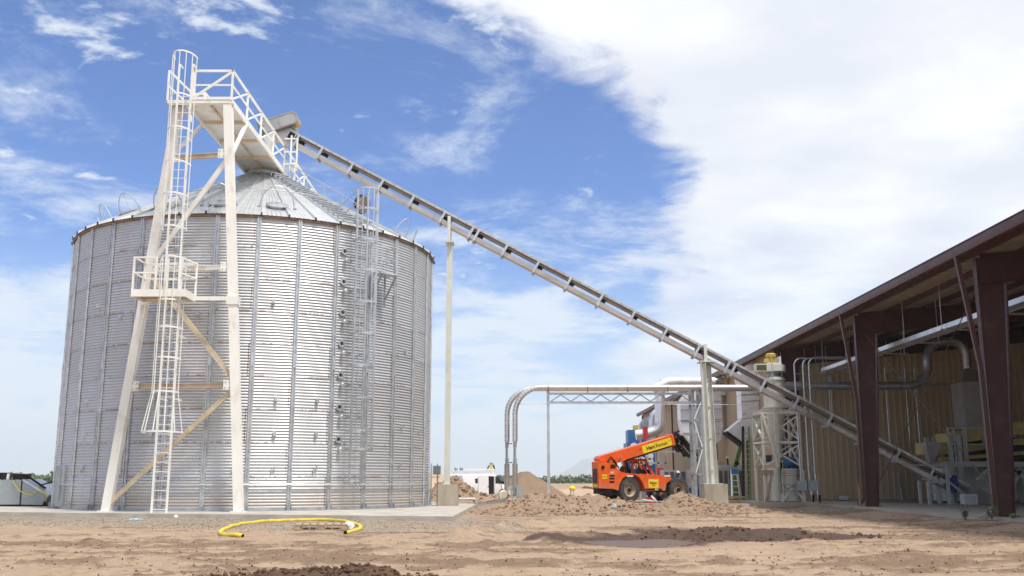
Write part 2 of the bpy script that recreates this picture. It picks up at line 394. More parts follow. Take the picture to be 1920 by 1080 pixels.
def heightfield(name, xs, ys, zf, m, attrs=None):
    X, Y = np.meshgrid(xs, ys); Z = zf(X.ravel(), Y.ravel()); nx, ny = len(xs), len(ys)
    me = bpy.data.meshes.new(name); nv = nx*ny
    me.vertices.add(nv); me.vertices.foreach_set('co', np.stack([X.ravel(), Y.ravel(), Z], 1).astype(np.float32).ravel())
    i = np.arange((nx-1)*(ny-1)); r, c = i//(nx-1), i % (nx-1); a = r*nx+c
    f = np.stack([a, a+1, a+nx+1, a+nx], 1).astype(np.int32); nf = len(f)
    me.loops.add(nf*4); me.loops.foreach_set('vertex_index', f.ravel())
    me.polygons.add(nf); me.polygons.foreach_set('loop_start', np.arange(nf, dtype=np.int32)*4)
    me.update(calc_edges=True); me.validate(); me.shade_smooth(); me.materials.append(m)
    for k, fn in (attrs or {}).items():
        at_ = me.attributes.new(k, 'FLOAT', 'POINT'); at_.data.foreach_set('value', fn(X.ravel(), Y.ravel(), Z).astype(np.float32))
    o = bpy.data.objects.new(name, me); col.objects.link(o); return o
def soil_material(name, sand, dark, wetc, gravelc, use_attr=True, bump=.9):
    m = bpy.data.materials.new(name); m.use_nodes = True; m.node_tree.nodes.clear(); t = NT(m.node_tree)
    out = t.node('ShaderNodeOutputMaterial'); b = t.node('ShaderNodeBsdfPrincipled'); t.l.new(b.outputs[0], out.inputs[0])
    co = t.node('ShaderNodeTexCoord').outputs['Object']
    n1 = t.noise(co, .45, 6, .6); n2 = t.noise(co, 5.0, 7, .7); n3 = t.noise(co, 34.0, 4, .65)
    streak = t.noise(t.vmath('MULTIPLY', co, (.45, 1.8, 1)), 1.5, 9, .72)
    c = t.mix(t.ramp(n1, .3, .7), sand, tuple(x*.86 for x in sand))
    c = t.mix(t.math('MULTIPLY', t.ramp(streak, .52, .70), .75), c, dark)
    c = t.mix(t.math('MULTIPLY', t.ramp(n2, .54, .72), .6), c, dark)
    c = t.mix(t.math('MULTIPLY', t.ramp(n2, .46, .30), .35), c, tuple(min(.75, x*1.22) for x in sand))
    crumb = t.noise(t.vmath('MULTIPLY', co, (1.0, 2.2, 1)), 9.0, 9, .78)
    patch = t.ramp(t.noise(t.vmath('MULTIPLY', co, (.5, 1.3, 1)), 1.1, 5, .6), .40, .62)
    c = t.mix(t.math('MULTIPLY', t.math('MULTIPLY', t.ramp(crumb, .53, .64), t.math('ADD', .25, t.math('MULTIPLY', patch, .75))), .8), c, tuple(x*.62 for x in dark))
    c = t.mix(t.math('MULTIPLY', t.ramp(crumb, .44, .34), .5), c, tuple(min(.75, x*1.25) for x in sand))
    rough = .92
    if use_attr:
        def attr(k): return t.node('ShaderNodeAttribute', attribute_name=k).outputs['Fac']
        c = t.mix(t.math('MULTIPLY', t.ramp(t.math('ADD', attr('turned'), t.math('MULTIPLY', t.math('SUBTRACT', n2, .5), 1.0)), .20, .85), .80), c, tuple(x*.85 for x in dark))  # dark earth plus the painted shade of clods and ruts
        gv = t.ramp(t.math('ADD', attr('gravel'), t.math('MULTIPLY', t.math('SUBTRACT', n2, .5), .8)), .35, .65)
        peb = t.node('ShaderNodeTexVoronoi'); peb.inputs['Scale'].default_value = 22; t.put(peb.inputs['Vector'], co)
        pc = t.mix(t.sep(peb.outputs['Color'])[0], tuple(x*.6 for x in gravelc), tuple(x*1.35 for x in gravelc))
        c = t.mix(t.math('MULTIPLY', gv, .8), c, pc)
        w = t.ramp(t.math('ADD', attr('wet'), t.math('MULTIPLY', t.math('SUBTRACT', n2, .5), .5)), .25, .62)  # wet earth, with some rut shade painted in
        c = t.mix(t.math('MULTIPLY', w, .93), c, wetc)
        rough = t.math('SUBTRACT', .92, t.math('MULTIPLY', w, .32))
    t.put(b.inputs['Base Color'], c); t.put(b.inputs['Roughness'], rough); b.inputs['Specular IOR Level'].default_value = .25
    bp = t.node('ShaderNodeBump'); bp.inputs['Strength'].default_value = bump; bp.inputs['Distance'].default_value = .035
    t.put(bp.inputs['Height'], t.math('ADD', t.math('MULTIPLY', n2, .8), t.math('MULTIPLY', n3, .35))); t.l.new(bp.outputs[0], b.inputs['Normal'])
    return m
SAND, SOILD, WETC, GRAV = (.41, .298, .205), (.20, .130, .083), (.068, .038, .025), (.31, .255, .188)
SANDM = soil_material('sandy_ground', SAND, SOILD, WETC, GRAV)
PILEM = soil_material('dug_earth', (.35, .245, .165), (.17, .107, .067), WETC, GRAV, False, .9)
SANDB = soil_material('brown_sand', (.27, .185, .125), (.19, .125, .08), WETC, GRAV, False, .5)
SANDP = soil_material('pale_sand', (.52, .38, .265), (.38, .26, .17), WETC, GRAV, False, .5)
DARKM = soil_material('damp_earth', (.13, .078, .050), (.050, .028, .017), WETC, GRAV, False, 1.0)
GRAVM = soil_material('grey_gravel', (.36, .31, .25), (.24, .20, .16), WETC, GRAV, False, 1.0)
def gravel_mask(x, y, z):
    a = sstep(-20, -17, x)*(1-sstep(-2.5, 1.5, x+ .2*(y-28)))*sstep(24.0, 26.5, y+.25*(x+10))*(1-sstep(34, 36, y))
    b = gauss(x, y, 12.8, 39.0, 1.8, 2.2)
    return np.clip(a+b, 0, 1)
def dark_mask(x, y, z):
    """darker earth with clod and rut shade painted in: broken bands, wheel marks and crumbs, at sizes that still show at a flat angle"""
    wob = .8*fbm(x, y, .25, 2, 61)
    band = fbm(x*.45, y+wob, .75, 5, 62, .62)+.55*fbm(x*.7, y, 2.2, 4, 63, .7)
    r = np.clip(rut_field(x, y), -1, 1)
    m = sstep(-.02, .24, band+.34*np.abs(r))
    spot = sstep(.16, .30, fbm(x, y, 3.0, 3, 64, .7))*sstep(-.05, .2, fbm(x, y, .3, 2, 65))
    return np.clip(.75*m+.8*spot, 0, 1)*(1-sstep(55, 80, y))
def wet_shade_mask(x, y, z):
    a, b = trench(x, y)
    m = np.clip(1.25*a+1.9*b, 0, 1)
    m = m+.75*gauss(x, y, .75, 19.4, .7, .5)+.6*gauss(x, y, 6.4, 21.5, 1.4, .5)+.35*gauss(x, y, 8.5, 22.3, 2.2, .35)
    r = np.clip(rut_field(x, y), -1, .0)
    cl = np.clip(fbm(x, y, 2.3, 3, 12)-.10, 0, 1)*np.clip(fbm(x, y, .22, 2, 13)+.18, 0, 1)
    m = m+np.where(y < 30, -.22*r*(.3+2*np.clip(fbm(x, y, .8, 3, 44)+.2, 0, 1)), 0)+4.0*cl  # dry ruts and clods darkened too, painting the shade in them
    return np.clip(m, 0, 1)
xs = grid_axis([(-9000,-2000,1750),(-2000,-300,340),(-300,-60,30),(-60,-22,2),(-22,-12,.2),(-12,12,.085),(12,20,.16),(20,40,1.5),(40,100,10),(100,400,50),(400,2000,320),(2000,9000,1750)])
ys = grid_axis([(-3000,-200,700),(-200,-20,30),(-20,11,3),(11,27,.065),(27,50,.13),(50,60,.5),(60,110,2.5),(110,400,25),(400,2000,200),(2000,9500,1500)])
ground = heightfield('ground', xs, ys, H, SANDM, {'gravel': gravel_mask, 'wet': wet_shade_mask, 'turned': dark_mask}); tag(ground, kind='structure')

# shallow muddy water in the trench
m = bpy.data.materials.new('muddy_water'); m.use_nodes = True; b = m.node_tree.nodes['Principled BSDF']
b.inputs['Base Color'].default_value = (.14, .085, .06, 1); b.inputs['Roughness'].default_value = .50; b.inputs['IOR'].default_value = 1.33
t = NT(m.node_tree); bp = t.node('ShaderNodeBump'); bp.inputs['Strength'].default_value = .08; bp.inputs['Distance'].default_value = .02
t.put(bp.inputs['Height'], t.noise(t.node('ShaderNodeTexCoord').outputs['Object'], 6, 3)); t.l.new(bp.outputs[0], b.inputs['Normal'])
q = MB(); q.add([(2.3+1.75*math.cos(a)*1.0-.5*math.sin(a), 20.7+2.1*math.sin(a)+.6*math.cos(a), -.093) for a in [2*PI*i/28 for i in range(28)]], [tuple(range(28))])
pud = q.build('puddle_water', m, None, False); tag(pud, kind='structure')

# earth heaps: each a height field that dips under the ground at its edge
def heap(name, label, x0, x1, y0, y1, st, hf, m, cat='dirt pile', sink=.12, seed=0, rough=.35, group=None):
    xs = np.arange(x0, x1+st*.5, st); ys = np.arange(y0, y1+st*.5, st)
    def zf(x, y):
        h = hf(x, y); k = np.clip(h/.35, 0, 1)
        l = fbm(x, y, 1.3, 5, seed, .68)*1.5+.5*np.abs(fbm(x, y, 4.2, 3, seed+3, .6))+.25*np.abs(fbm(x, y, 9.0, 2, seed+6))
        return H(x, y)+h+rough*k*l-sink*(1-np.clip(h/.06, 0, 1))
    o = heightfield(name, xs, ys, zf, m); tag(o, label, cat, group); HEAPS.append((x0, x1, y0, y1, zf)); return o
HEAPS = []
def top_z(x, y):
    z = H(x, y)
    for x0, x1, y0, y1, zf in HEAPS:
        k = (x > x0) & (x < x1) & (y > y0) & (y < y1)
        if k.any(): z[k] = np.maximum(z[k], zf(x[k], y[k]))
    return z
heap('dirt_mound', 'long lumpy mound of dug tan dirt in front of the orange telehandler', -1.6, 7.1, 33.4, 42, .07,
     lambda x, y: .46*gauss(x, y, 1.5, 38.2, 1.6, 1.9)+.36*gauss(x, y, 3.3, 37.6, 1.2, 1.7)+.22*gauss(x, y, 5.2, 36.8, 1.5, 1.3)+.24*gauss(x, y, .0, 37.4, 1.4, 1.8)-.03, PILEM, seed=60, rough=.42)
heap('dirt_mound', 'higher lumpy mound of dug dirt at the foot of the square concrete pier', 4.6, 11.0, 34.2, 43.8, .07,
     lambda x, y: .60*gauss(x, y, 6.75, 39.2, 1.05, 1.9)+.20*gauss(x, y, 8.4, 38.0, 1.3, 1.5)-.03, PILEM, seed=70, rough=.36)
heap('sand_pile', 'smooth conical pile of brown sand beyond the silver pipe risers', -4.5, 7.5, 86, 99, .16,
     lambda x, y: np.clip(2.42-.60*np.hypot(x-1.2, y-92), -.05, 2.2)+.10*np.maximum(0, 1-np.hypot(x-1.2, y-92)/5)*np.sin(9*np.arctan2(y-92, x-1.2)), SANDB, seed=80, rough=.04)
heap('dirt_pile', 'rough heap of clods beside the concrete pier in front of the white van', -5.0, 1.2, 50, 59, .09,
     lambda x, y: 1.15*gauss(x, y, -3.3, 54.5, 1.35, 2.2)+.25*gauss(x, y, -1.1, 53.4, 1.2, 1.2)-.05, PILEM, seed=90, rough=.5)
heap('sand_pile', 'pale sand bank right of the silo behind the grey electrical boxes', -13, -2.5, 82, 92, .2,
     lambda x, y: 2.0*gauss(x, y, -6.3, 87, 2.6, 2.6)+1.3*gauss(x, y, -9.6, 87, 2.0, 2.4)-.05, SANDP, seed=100, rough=.12)
heap('gravel_pile', 'low spread of grey gravel between the concrete pad and the pipe footing', -1.6, 1.9, 43.2, 49, .08,
     lambda x, y: .34*gauss(x, y, -.5, 45.6, 1.0, 1.5)-.03, GRAVM, cat='gravel pile', seed=110, rough=.12)
heap('dirt_pile', 'dark damp clods of earth lying nearest the camera', -4.3, -.9, 11.6, 14.2, .03,
     lambda x, y: .085*gauss(x, y, -2.25, 12.75, .75, .42)+.05*gauss(x, y, -3.0, 12.65, .5, .25)+.05*gauss(x, y, -1.65, 12.7, .45, .28)-.012, DARKM, seed=120, rough=.45, sink=.12)
heap('dirt_pile', 'flat dark brush and soil heap far beyond the yellow capped pipe', 5.5, 10.5, 104, 110, .2,
     lambda x, y: .8*gauss(x, y, 7.9, 107, 1.3, 1.6)-.05, DARKM, seed=130, rough=.4)
heap('sand_pile', 'pale low sand bank on the far plain just left of the orange machine', 5, 18, 120, 130, .3,
     lambda x, y: 1.5*gauss(x, y, 11.2, 125, 2.6, 2.6)-.05, SANDP, seed=140, rough=.1)
heap('sand_pile', 'light wide hump of sand on the far plain behind the truss post', -1, 14, 96, 108, .3,
     lambda x, y: .75*gauss(x, y, 6.5, 102, 3.6, 3)-.05, SANDP, seed=150, rough=.12)

# loose clods and stones, far too many to count
def clods(name, pts, m):
    bm = bmesh.new(); bmesh.ops.create_icosphere(bm, subdivisions=1, radius=1); bm.verts.ensure_lookup_table()
    bv = np.array([v.co[:] for v in bm.verts]); bf = np.array([[v.index for v in f.verts] for f in bm.faces]); bm.free()
    n = len(pts); k = len(bv)
    jit = rng.uniform(.55, 1.3, (n, k, 1)); sq = rng.uniform(.6, 1.2, (n, 1, 3)); sq[:, :, 2] *= .8
    V = bv[None]*jit*sq*pts[:, None, 3:4]+pts[:, None, :3]
    Fc = (bf[None]+(np.arange(n)*k)[:, None, None]).reshape(-1, 3)
    me = bpy.data.meshes.new(name); me.vertices.add(n*k); me.vertices.foreach_set('co', V.astype(np.float32).ravel())
    me.loops.add(Fc.size); me.loops.foreach_set('vertex_index', Fc.astype(np.int32).ravel())
    me.polygons.add(len(Fc)); me.polygons.foreach_set('loop_start', np.arange(len(Fc), dtype=np.int32)*3)
    me.update(calc_edges=True); me.materials.append(m)
    o = bpy.data.objects.new(name, me); col.objects.link(o); tag(o, kind='stuff'); return o
def scatter(n, x0, x1, y0, y1, dens, smin, smax, pw=2.5):
    x = rng.uniform(x0, x1, n); y = y0+(y1-y0)*rng.uniform(0, 1, n)**1.25; keep = rng.uniform(0, 1, n) < dens(x, y); x, y = x[keep], y[keep]
    s_ = smin+(smax-smin)*rng.uniform(0, 1, len(x))**pw; return np.stack([x, y, H(x, y)+s_*.25, s_], 1)
def inside_pad(x, y): return (y > 29.0+.25*(-1.5-x)) & (x < -1.3) | (x > 12.2) & (y > 20)
def d_ruts(x, y):
    r = rut_field(x, y); base = .10+.9*np.clip(r, 0, 1)+1.2*np.clip(fbm(x, y, .5, 3, 77)-.02, 0, 1)
    a, b = trench(x, y); return np.where(inside_pad(x, y), 0, base*(1-np.clip(1.6*a, 0, 1)))
clods('earth_clods', scatter(30000, -10, 13, 12.5, 32, d_ruts, .006, .030, 4), SANDM)
clods('damp_clods', np.concatenate([scatter(5000, -5, 12, 12.6, 27, lambda x, y: np.clip(2.2*(wet_shade_mask(x, y, 0)-.25), 0, 1)*(1-np.clip(1.7*trench(x, y)[0], 0, 1)), .010, .045, 3.5),
     scatter(500, -4.4, -.9, 12.3, 14.0, lambda x, y: gauss(x, y, -2.4, 12.9, 1.2, .5), .012, .05, 2.5)]), DARKM)
tc = scatter(2600, 2.5, 8.2, 20.3, 25.5, lambda x, y: np.clip(trench(x, y)[1], 0, 1)*np.clip(.4+2.5*fbm(x, y, .9, 3, 91), 0, 1), .015, .085, 3)
clods('trench_clods', tc, DARKM)
clods('dark_crumbs', scatter(26000, -9, 13, 12.6, 30, lambda x, y: np.where(inside_pad(x, y), 0, .04+.96*dark_mask(x, y, 0)**2), .005, .020, 2.5), DARKM)
dk = scatter(5000, -4.2, -.9, 11.8, 14.0, lambda x, y: gauss(x, y, -2.3, 12.75, 1.1, .42), .010, .042, 3)
dk[:, 2] = top_z(dk[:, 0], dk[:, 1])+dk[:, 3]*.25
clods('pile_clods', dk, DARKM)
mp = scatter(6500, -1.5, 10.6, 33.0, 42, lambda x, y: np.clip(gauss(x, y, 2.6, 36.6, 3.2, 2.2)+gauss(x, y, 7.4, 37.6, 1.7, 2.0), 0, 1), .02, .10, 3.5)
mp[:, 2] = top_z(mp[:, 0], mp[:, 1])+mp[:, 3]*.2
mq = scatter(1800, -5, 1, 50, 58, lambda x, y: gauss(x, y, -2.9, 53.6, 1.7, 2.2), .03, .16, 3)
mq[:, 2] = top_z(mq[:, 0], mq[:, 1])+mq[:, 3]*.2
clods('mound_clods', np.concatenate([mp, mq]), PILEM)
gx = scatter(9000, -20, -.5, 24.3, 33.5, lambda x, y: np.where(inside_pad(x, y), 0, np.clip(gravel_mask(x, y, 0), 0, 1)), .008, .03, 2)
g2 = scatter(2200, 10.6, 14, 35, 42, lambda x, y: gauss(x, y, 12.4, 38.8, 1.3, 2.0), .015, .05, 2)
g3 = scatter(2200, -1.6, 1.6, 43.4, 48.5, lambda x, y: gauss(x, y, -.4, 45.6, .9, 1.3), .02, .06, 2)
gg = np.concatenate([gx, g2, g3]); gg[:, 2] = top_z(gg[:, 0], gg[:, 1])+gg[:, 3]*.2
clods('loose_gravel', gg, GRAVM)
# ------------------------------------------------------------------ concrete pad and silo
PADZ = .15
def slab(name, poly, z0, z1, m):
    q = MB(); q.extrude([(x, y, z0) for x, y in poly], (0, 0, z1-z0)); o = q.build(name, m, None, False); tag(o, kind='structure'); return o
slab('concrete_pad', [(-26, 35.6), (-1.72, 29.3), (-1.55, 43.5), (-3.2, 48), (-17, 53), (-26, 50)], -.3, PADZ, CONC)
CX, CY, SR, RING, NR = -10.79, 41.37, 7.315, 1.149, 9
A0 = math.atan2(-CY, -CX)                                          # the side that faces the camera
EAVE = PADZ+RING*NR
def cyl_pt(a, r, z): return (CX+r*math.cos(a), CY+r*math.sin(a), z)

def sheet_material():
    m = bpy.data.materials.new('silo_sheet'); m.use_nodes = True; m.node_tree.nodes.clear(); t = NT(m.node_tree)
    out = t.node('ShaderNodeOutputMaterial'); b = t.node('ShaderNodeBsdfPrincipled'); t.l.new(b.outputs[0], out.inputs[0])
    uv = t.node('ShaderNodeUVMap').outputs[0]; rnd = t.node('ShaderNodeObjectInfo').outputs['Random']
    u, v, _ = t.sep(uv)                                            # metres along and up the sheet
    co = t.comb(t.math('ADD', u, t.math('MULTIPLY', rnd, 41.0)), t.math('ADD', v, t.math('MULTIPLY', rnd, 23.0)), rnd)
    sp = t.node('ShaderNodeTexVoronoi'); sp.inputs['Scale'].default_value = 26; t.put(sp.inputs['Vector'], co)
    g = t.sep(sp.outputs['Color'])[0]
    c = t.mix(g, (.58, .60, .62), (.71, .73, .75))
    c = t.mix(t.math('MULTIPLY', rnd, .6), c, (.50, .51, .52))
    wide = t.noise(t.vmath('MULTIPLY', co, (1.2, .25, 1)), 2.0, 5, .6)
    c = t.mix(t.math('MULTIPLY', t.ramp(wide, .5, .7), .25), c, (.62, .57, .52))
    # rust: along the lower seam, the upright seam, and runs below bolts
    n = t.noise(co, 7.0, 6, .7); n2 = t.noise(t.vmath('MULTIPLY', co, (9.0, .7, 1)), 1.0, 4, .6)
    low = t.ramp(v, .055, .0); side = t.ramp(t.math('ABSOLUTE', t.math('SUBTRACT', u, .05)), .05, .01)
    top = t.ramp(v, RING-.05, RING)
    big = t.noise(t.comb(t.math('MULTIPLY', rnd, 90.0), t.math('MULTIPLY', u, .6), 0.0), 1.0, 2)
    edge = t.math('MULTIPLY', t.math('MAXIMUM', t.math('MAXIMUM', low, top), side), t.ramp(t.math('ADD', n, t.math('MULTIPLY', t.math('SUBTRACT', big, .5), .9)), .44, .60))
    runs = t.math('MULTIPLY', t.math('MULTIPLY', t.ramp(n2, .66, .78), t.ramp(v, RING-.5, RING)), t.ramp(big, .52, .62))
    rm = t.math('MULTIPLY', t.math('MAXIMUM', edge, t.math('MULTIPLY', runs, .7)), .85)
    c = t.mix(rm, c, (.20, .10, .05))
    ph = t.math('FRACT', t.math('DIVIDE', v, RING/11))            # shade on the lower flank of each corrugation, painted into the colour
    flank_shade = t.math('MULTIPLY', t.ramp(t.math('ABSOLUTE', t.math('SUBTRACT', ph, .68)), .20, .08), t.math('ADD', .42, t.math('MULTIPLY', t.noise(t.vmath('MULTIPLY', co, (.8, 9.0, 1)), 1.3, 4, .6), .5)))
    c = t.mix(t.math('MULTIPLY', flank_shade, .66), c, (.22, .165, .125))
    wz = t.sep(t.node('ShaderNodeNewGeometry').outputs['Position'])[2]    # rain-splashed dirt on the lowest metre
    sp2 = t.math('MULTIPLY', t.ramp(t.math('ADD', wz, t.math('MULTIPLY', t.math('SUBTRACT', n, .5), 1.1)), 1.1, .2), .55)
    c = t.mix(sp2, c, (.40, .30, .21)); rm = t.math('MAXIMUM', rm, t.math('MULTIPLY', sp2, .8))
    t.put(b.inputs['Base Color'], c); t.put(b.inputs['Metallic'], t.math('MULTIPLY', t.math('SUBTRACT', 1.0, rm), .68))
    t.put(b.inputs['Roughness'], t.math('ADD', .40, t.math('MULTIPLY', g, .10)))
    return m
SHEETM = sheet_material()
def sheet_mesh():
    per, sub, nc = 11, 6, 6; rows = per*sub+1; span = R_(22.5)+.018/SR*2
    vs, fs, uvs = [], [], []
    for j in range(rows+1):
        z = RING*(j/(rows-1)) if j < rows else RING
        w = .0105*math.cos(2*PI*j/sub)
        for i in range(nc+1):
            f = i/nc; a = span*f; r = SR+w+.007*f-.006*(j/(rows-1))
            zz = z-(.020 if j == 0 else 0)
            vs.append((r*math.cos(a), r*math.sin(a), zz)); uvs.append((a*SR, z))
    k = nc+1
    for j in range(rows-1):
        for i in range(nc): fs.append((j*k+i, j*k+i+1, (j+1)*k+i+1, (j+1)*k+i))
    me = bpy.data.meshes.new('wall_sheet'); me.from_pydata(vs, [], fs); me.shade_smooth()
    ul = me.uv_layers.new(name='UVMap')
    for lp in me.loops: ul.data[lp.index].uv = uvs[lp.vertex_index]
    me.materials.append(SHEETM); me.update(); return me
silo = thing('grain_silo', 'huge round corrugated metal grain silo with ribbed conical roof', 'grain silo', (CX, CY, PADZ))
sm = sheet_mesh(); PH = A0+R_(-.85)
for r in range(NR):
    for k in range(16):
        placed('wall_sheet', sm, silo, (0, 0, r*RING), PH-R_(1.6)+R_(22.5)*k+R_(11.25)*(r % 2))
# vertical stiffeners: folded channels, two lengths butted
def stiff_mesh(z0, z1):
    q = MB(); pr = [(-.085, .012), (-.066, .014), (-.058, .062), (-.026, .062), (-.018, .024), (.018, .024), (.026, .062), (.058, .062), (.066, .014), (.085, .012)]
    lo = [(SR+r, x, z0) for x, r in pr]; hi = [(SR+r, x, z1) for x, r in pr]; n = len(pr)
    q.add(lo+hi, [(i, i+1, n+i+1, n+i) for i in range(n-1)])
    z = z0+.1
    while z < z1-.05:
        for x in (-.042, .042): q.bx(SR+.060, SR+.070, x-.006, x+.006, z-.007, z+.007)
        z += .209
    return q.mesh('stiffener', GALV, False)
st_a, st_b = stiff_mesh(0.02, RING*4.5-.004), stiff_mesh(RING*4.5+.004, RING*NR-.05)
foot = MB(); foot.bx(SR+.012, SR+.16, -.13, .13, .0, .02); foot.bx(SR+.075, SR+.09, -.09, .09, .02, .24); foot.bx(SR+.09, SR+.15, -.085, -.07, .02, .2).bx(SR+.09, SR+.15, .07, .085, .02, .2)
footm = foot.mesh('foot_bracket', GALVD, False)
spl = MB(); spl.bx(SR+.064, SR+.073, -.06, .06, RING*4.5-.25, RING*4.5+.25); splm = spl.mesh('splice_plate', GALV, False)
for k in range(32):
    a = PH+R_(11.25)*k
    s_ = placed('stiffener', st_a, silo, (0, 0, 0), a); placed('foot_bracket', footm, s_); placed('splice_plate', splm, s_)
    placed('stiffener', st_b, silo, (0, 0, 0), a)
# base angle ring and the eave band
q = MB(); q.lathe([(SR+.03, .0), (SR+.14, .0), (SR+.14, .012), (SR+.035, .014), (SR+.03, .10)], (CX, CY, PADZ+.003), 96); q.build('base_ring', GALVD, silo)
q = MB(); q.lathe([(SR+.0, EAVE-.02), (SR+.055, EAVE-.09), (SR+.065, EAVE-.08), (SR+.055, EAVE+.03), (SR-.05, EAVE+.05)], (CX, CY, 0), 96)
q.build('eave_band', mat('rusty_eave', (.27, .17, .11), .6, .2, var=.25, vs=3, dirt=(.09, .05, .03), dirt_amt=.7, ds=2), silo)
# roof: 48 ribbed wedges
RT = R_(28.5); Z_TOP = EAVE+(SR+.06-.72)*math.tan(RT)
def roof_z(r): return EAVE+.03+(SR+.06-r)*math.tan(RT)
ROOFM = mat('roof_sheet', (.66, .68, .69), .40, .62, var=.07, vs=2, dirt=(.50, .45, .38), dirt_amt=.25, ds=.8)
def roof_mesh():
    half = R_(3.75); vs, fs = [], []
    rad = [SR+.10, 5.6, 4.0, 2.4, .74]
    for r in rad:
        w = r*half; sc_ = min(1, w/.25)
        pr = [(-w, .012), (-w+.012*sc_, .085), (-w+.045*sc_, .085), (-w+.06*sc_, .0)]
        for k in (-.5, -.17, .17, .5): pr += [(k*w-.03*sc_, .0), (k*w, .016), (k*w+.03*sc_, .0)]
        pr += [(w-.012*sc_, .0), (w, .010)]
        z = roof_z(r)-PADZ
        for x, d in pr: vs.append((r+d*math.sin(RT), x, z+d*math.cos(RT)))
    n = len(vs)//len(rad)
    for j in range(len(rad)-1):
        for i in range(n-1): fs.append((j*n+i, j*n+i+1, (j+1)*n+i+1, (j+1)*n+i))
    q = MB(); q.add(vs, fs); return q.mesh('roof_sheet', ROOFM, False)
rm_ = roof_mesh(); cap = MB(); r = SR+.1; w = r*R_(3.75)
cap.box((r+.01, -w+.03, roof_z(r)-PADZ+.03), (.05, .055, .12)); capm = cap.mesh('rib_end_cap', mat('dark_closure', (.05, .035, .03), .7), False)
for k in range(48):
    o = placed('roof_sheet', rm_, silo, (0, 0, 0), A0+R_(7.5)*(k+.5)+R_(-.6)); placed('rib_end_cap', capm, o)
q = MB(); q.lathe([(.80, roof_z(.8)+.02), (.80, roof_z(.8)+.16), (.70, roof_z(.7)+.20), (.66, roof_z(.7)+.30), (0.01, roof_z(.7)+.36)], (CX, CY, 0), 32); q.build('peak_collar', GALV, silo)
q = MB(); q.tube([cyl_pt(2*PI*i/72, 4.25, roof_z(4.25)+.16) for i in range(72)], .016, 6, closed=True)
for k in range(24): a = 2*PI*k/24; q.bar(cyl_pt(a, 4.25, roof_z(4.25)), cyl_pt(a, 4.25, roof_z(4.25)+.17), .03)
q.build('roof_safety_ring', GALVD, silo)
# low roof vents, each a lidded disc under a bent pipe hoop
def vent_mesh():
    d = MB(); rr = 6.25; z0 = roof_z(rr)-PADZ
    Rm = Matrix.Rotation(RT, 3, 'Y')
    def T(p): v = Rm @ Vector(p); return (rr+v.x, v.y, z0+v.z)
    n = 24
    for ra, za, rb, zb in ((.34, .0, .34, .08), (.42, .08, .42, .12), (.42, .12, .05, .18), (.34, .08, .42, .08)):
        d.add([T((ra*math.cos(2*PI*i/n), ra*math.sin(2*PI*i/n), za)) for i in range(n)]+[T((rb*math.cos(2*PI*i/n), rb*math.sin(2*PI*i/n), zb)) for i in range(n)],
              [(i, (i+1) % n, n+(i+1) % n, n+i) for i in range(n)])
    h = MB(); pts = [T((.25*math.cos(PI*i/20)*0, .62*math.cos(PI*i/20), .02+.80*math.sin(PI*i/20))) for i in range(21)]
    h.tube(pts, .022, 6); h.bar(T((0, 0, .28)), T((0, 0, .82)), .012); h.bar(T((0, -.60, .03)), T((0, -.72, .0)), .08, .04); h.bar(T((0, .60, .03)), T((0, .72, .0)), .08, .04)
    return d.mesh('roof_vent', GALVD, True), h.mesh('vent_hoop', GALV, True)
vm, hm = vent_mesh()
for dg in (4.5, -14.5, -33, -51, -70, -90, 62, 79, 97):
    o = placed('roof_vent', vm, silo, (0, 0, 0), A0+R_(dg)); placed('vent_hoop', hm, o)
# roof stair up the right side
LA = A0+R_(28.0)
rad_v, tan_v = Vector((math.cos(LA), math.sin(LA), 0)), Vector((-math.sin(LA), math.cos(LA), 0)); CV = Vector((CX, CY, 0)); UZ = Vector((0, 0, 1))
def on_roof(r, t_, h=0.0, a=LA):
    rv, tv = Vector((math.cos(a), math.sin(a), 0)), Vector((-math.sin(a), math.cos(a), 0)); return CV+rv*r+tv*t_+UZ*(roof_z(r)+h)
for i in range(17):
    r = 7.0-.36*i; q = MB(); c = on_roof(r, 0, .13); Rm = Matrix((tan_v, rad_v, UZ)).transposed()
    q.box(c, (.86, .20, .03), Rm); q.box(on_roof(r, -.40, .065), (.03, .16, .12), Rm); q.box(on_roof(r, .40, .065), (.03, .16, .12), Rm); q.build('roof_step', GALV, silo)
for t_ in (-.45, .45):
    q = MB(); q.tube([on_roof(7.0, t_, .72), on_roof(1.3, t_, .72)], .018, 6)
    for r in (7.0, 5.6, 4.2, 2.8, 1.4): q.bar(on_roof(r, t_, .0), on_roof(r, t_, .72), .03)
    if t_ > 0: q.build('roof_handrail', GALV, silo)
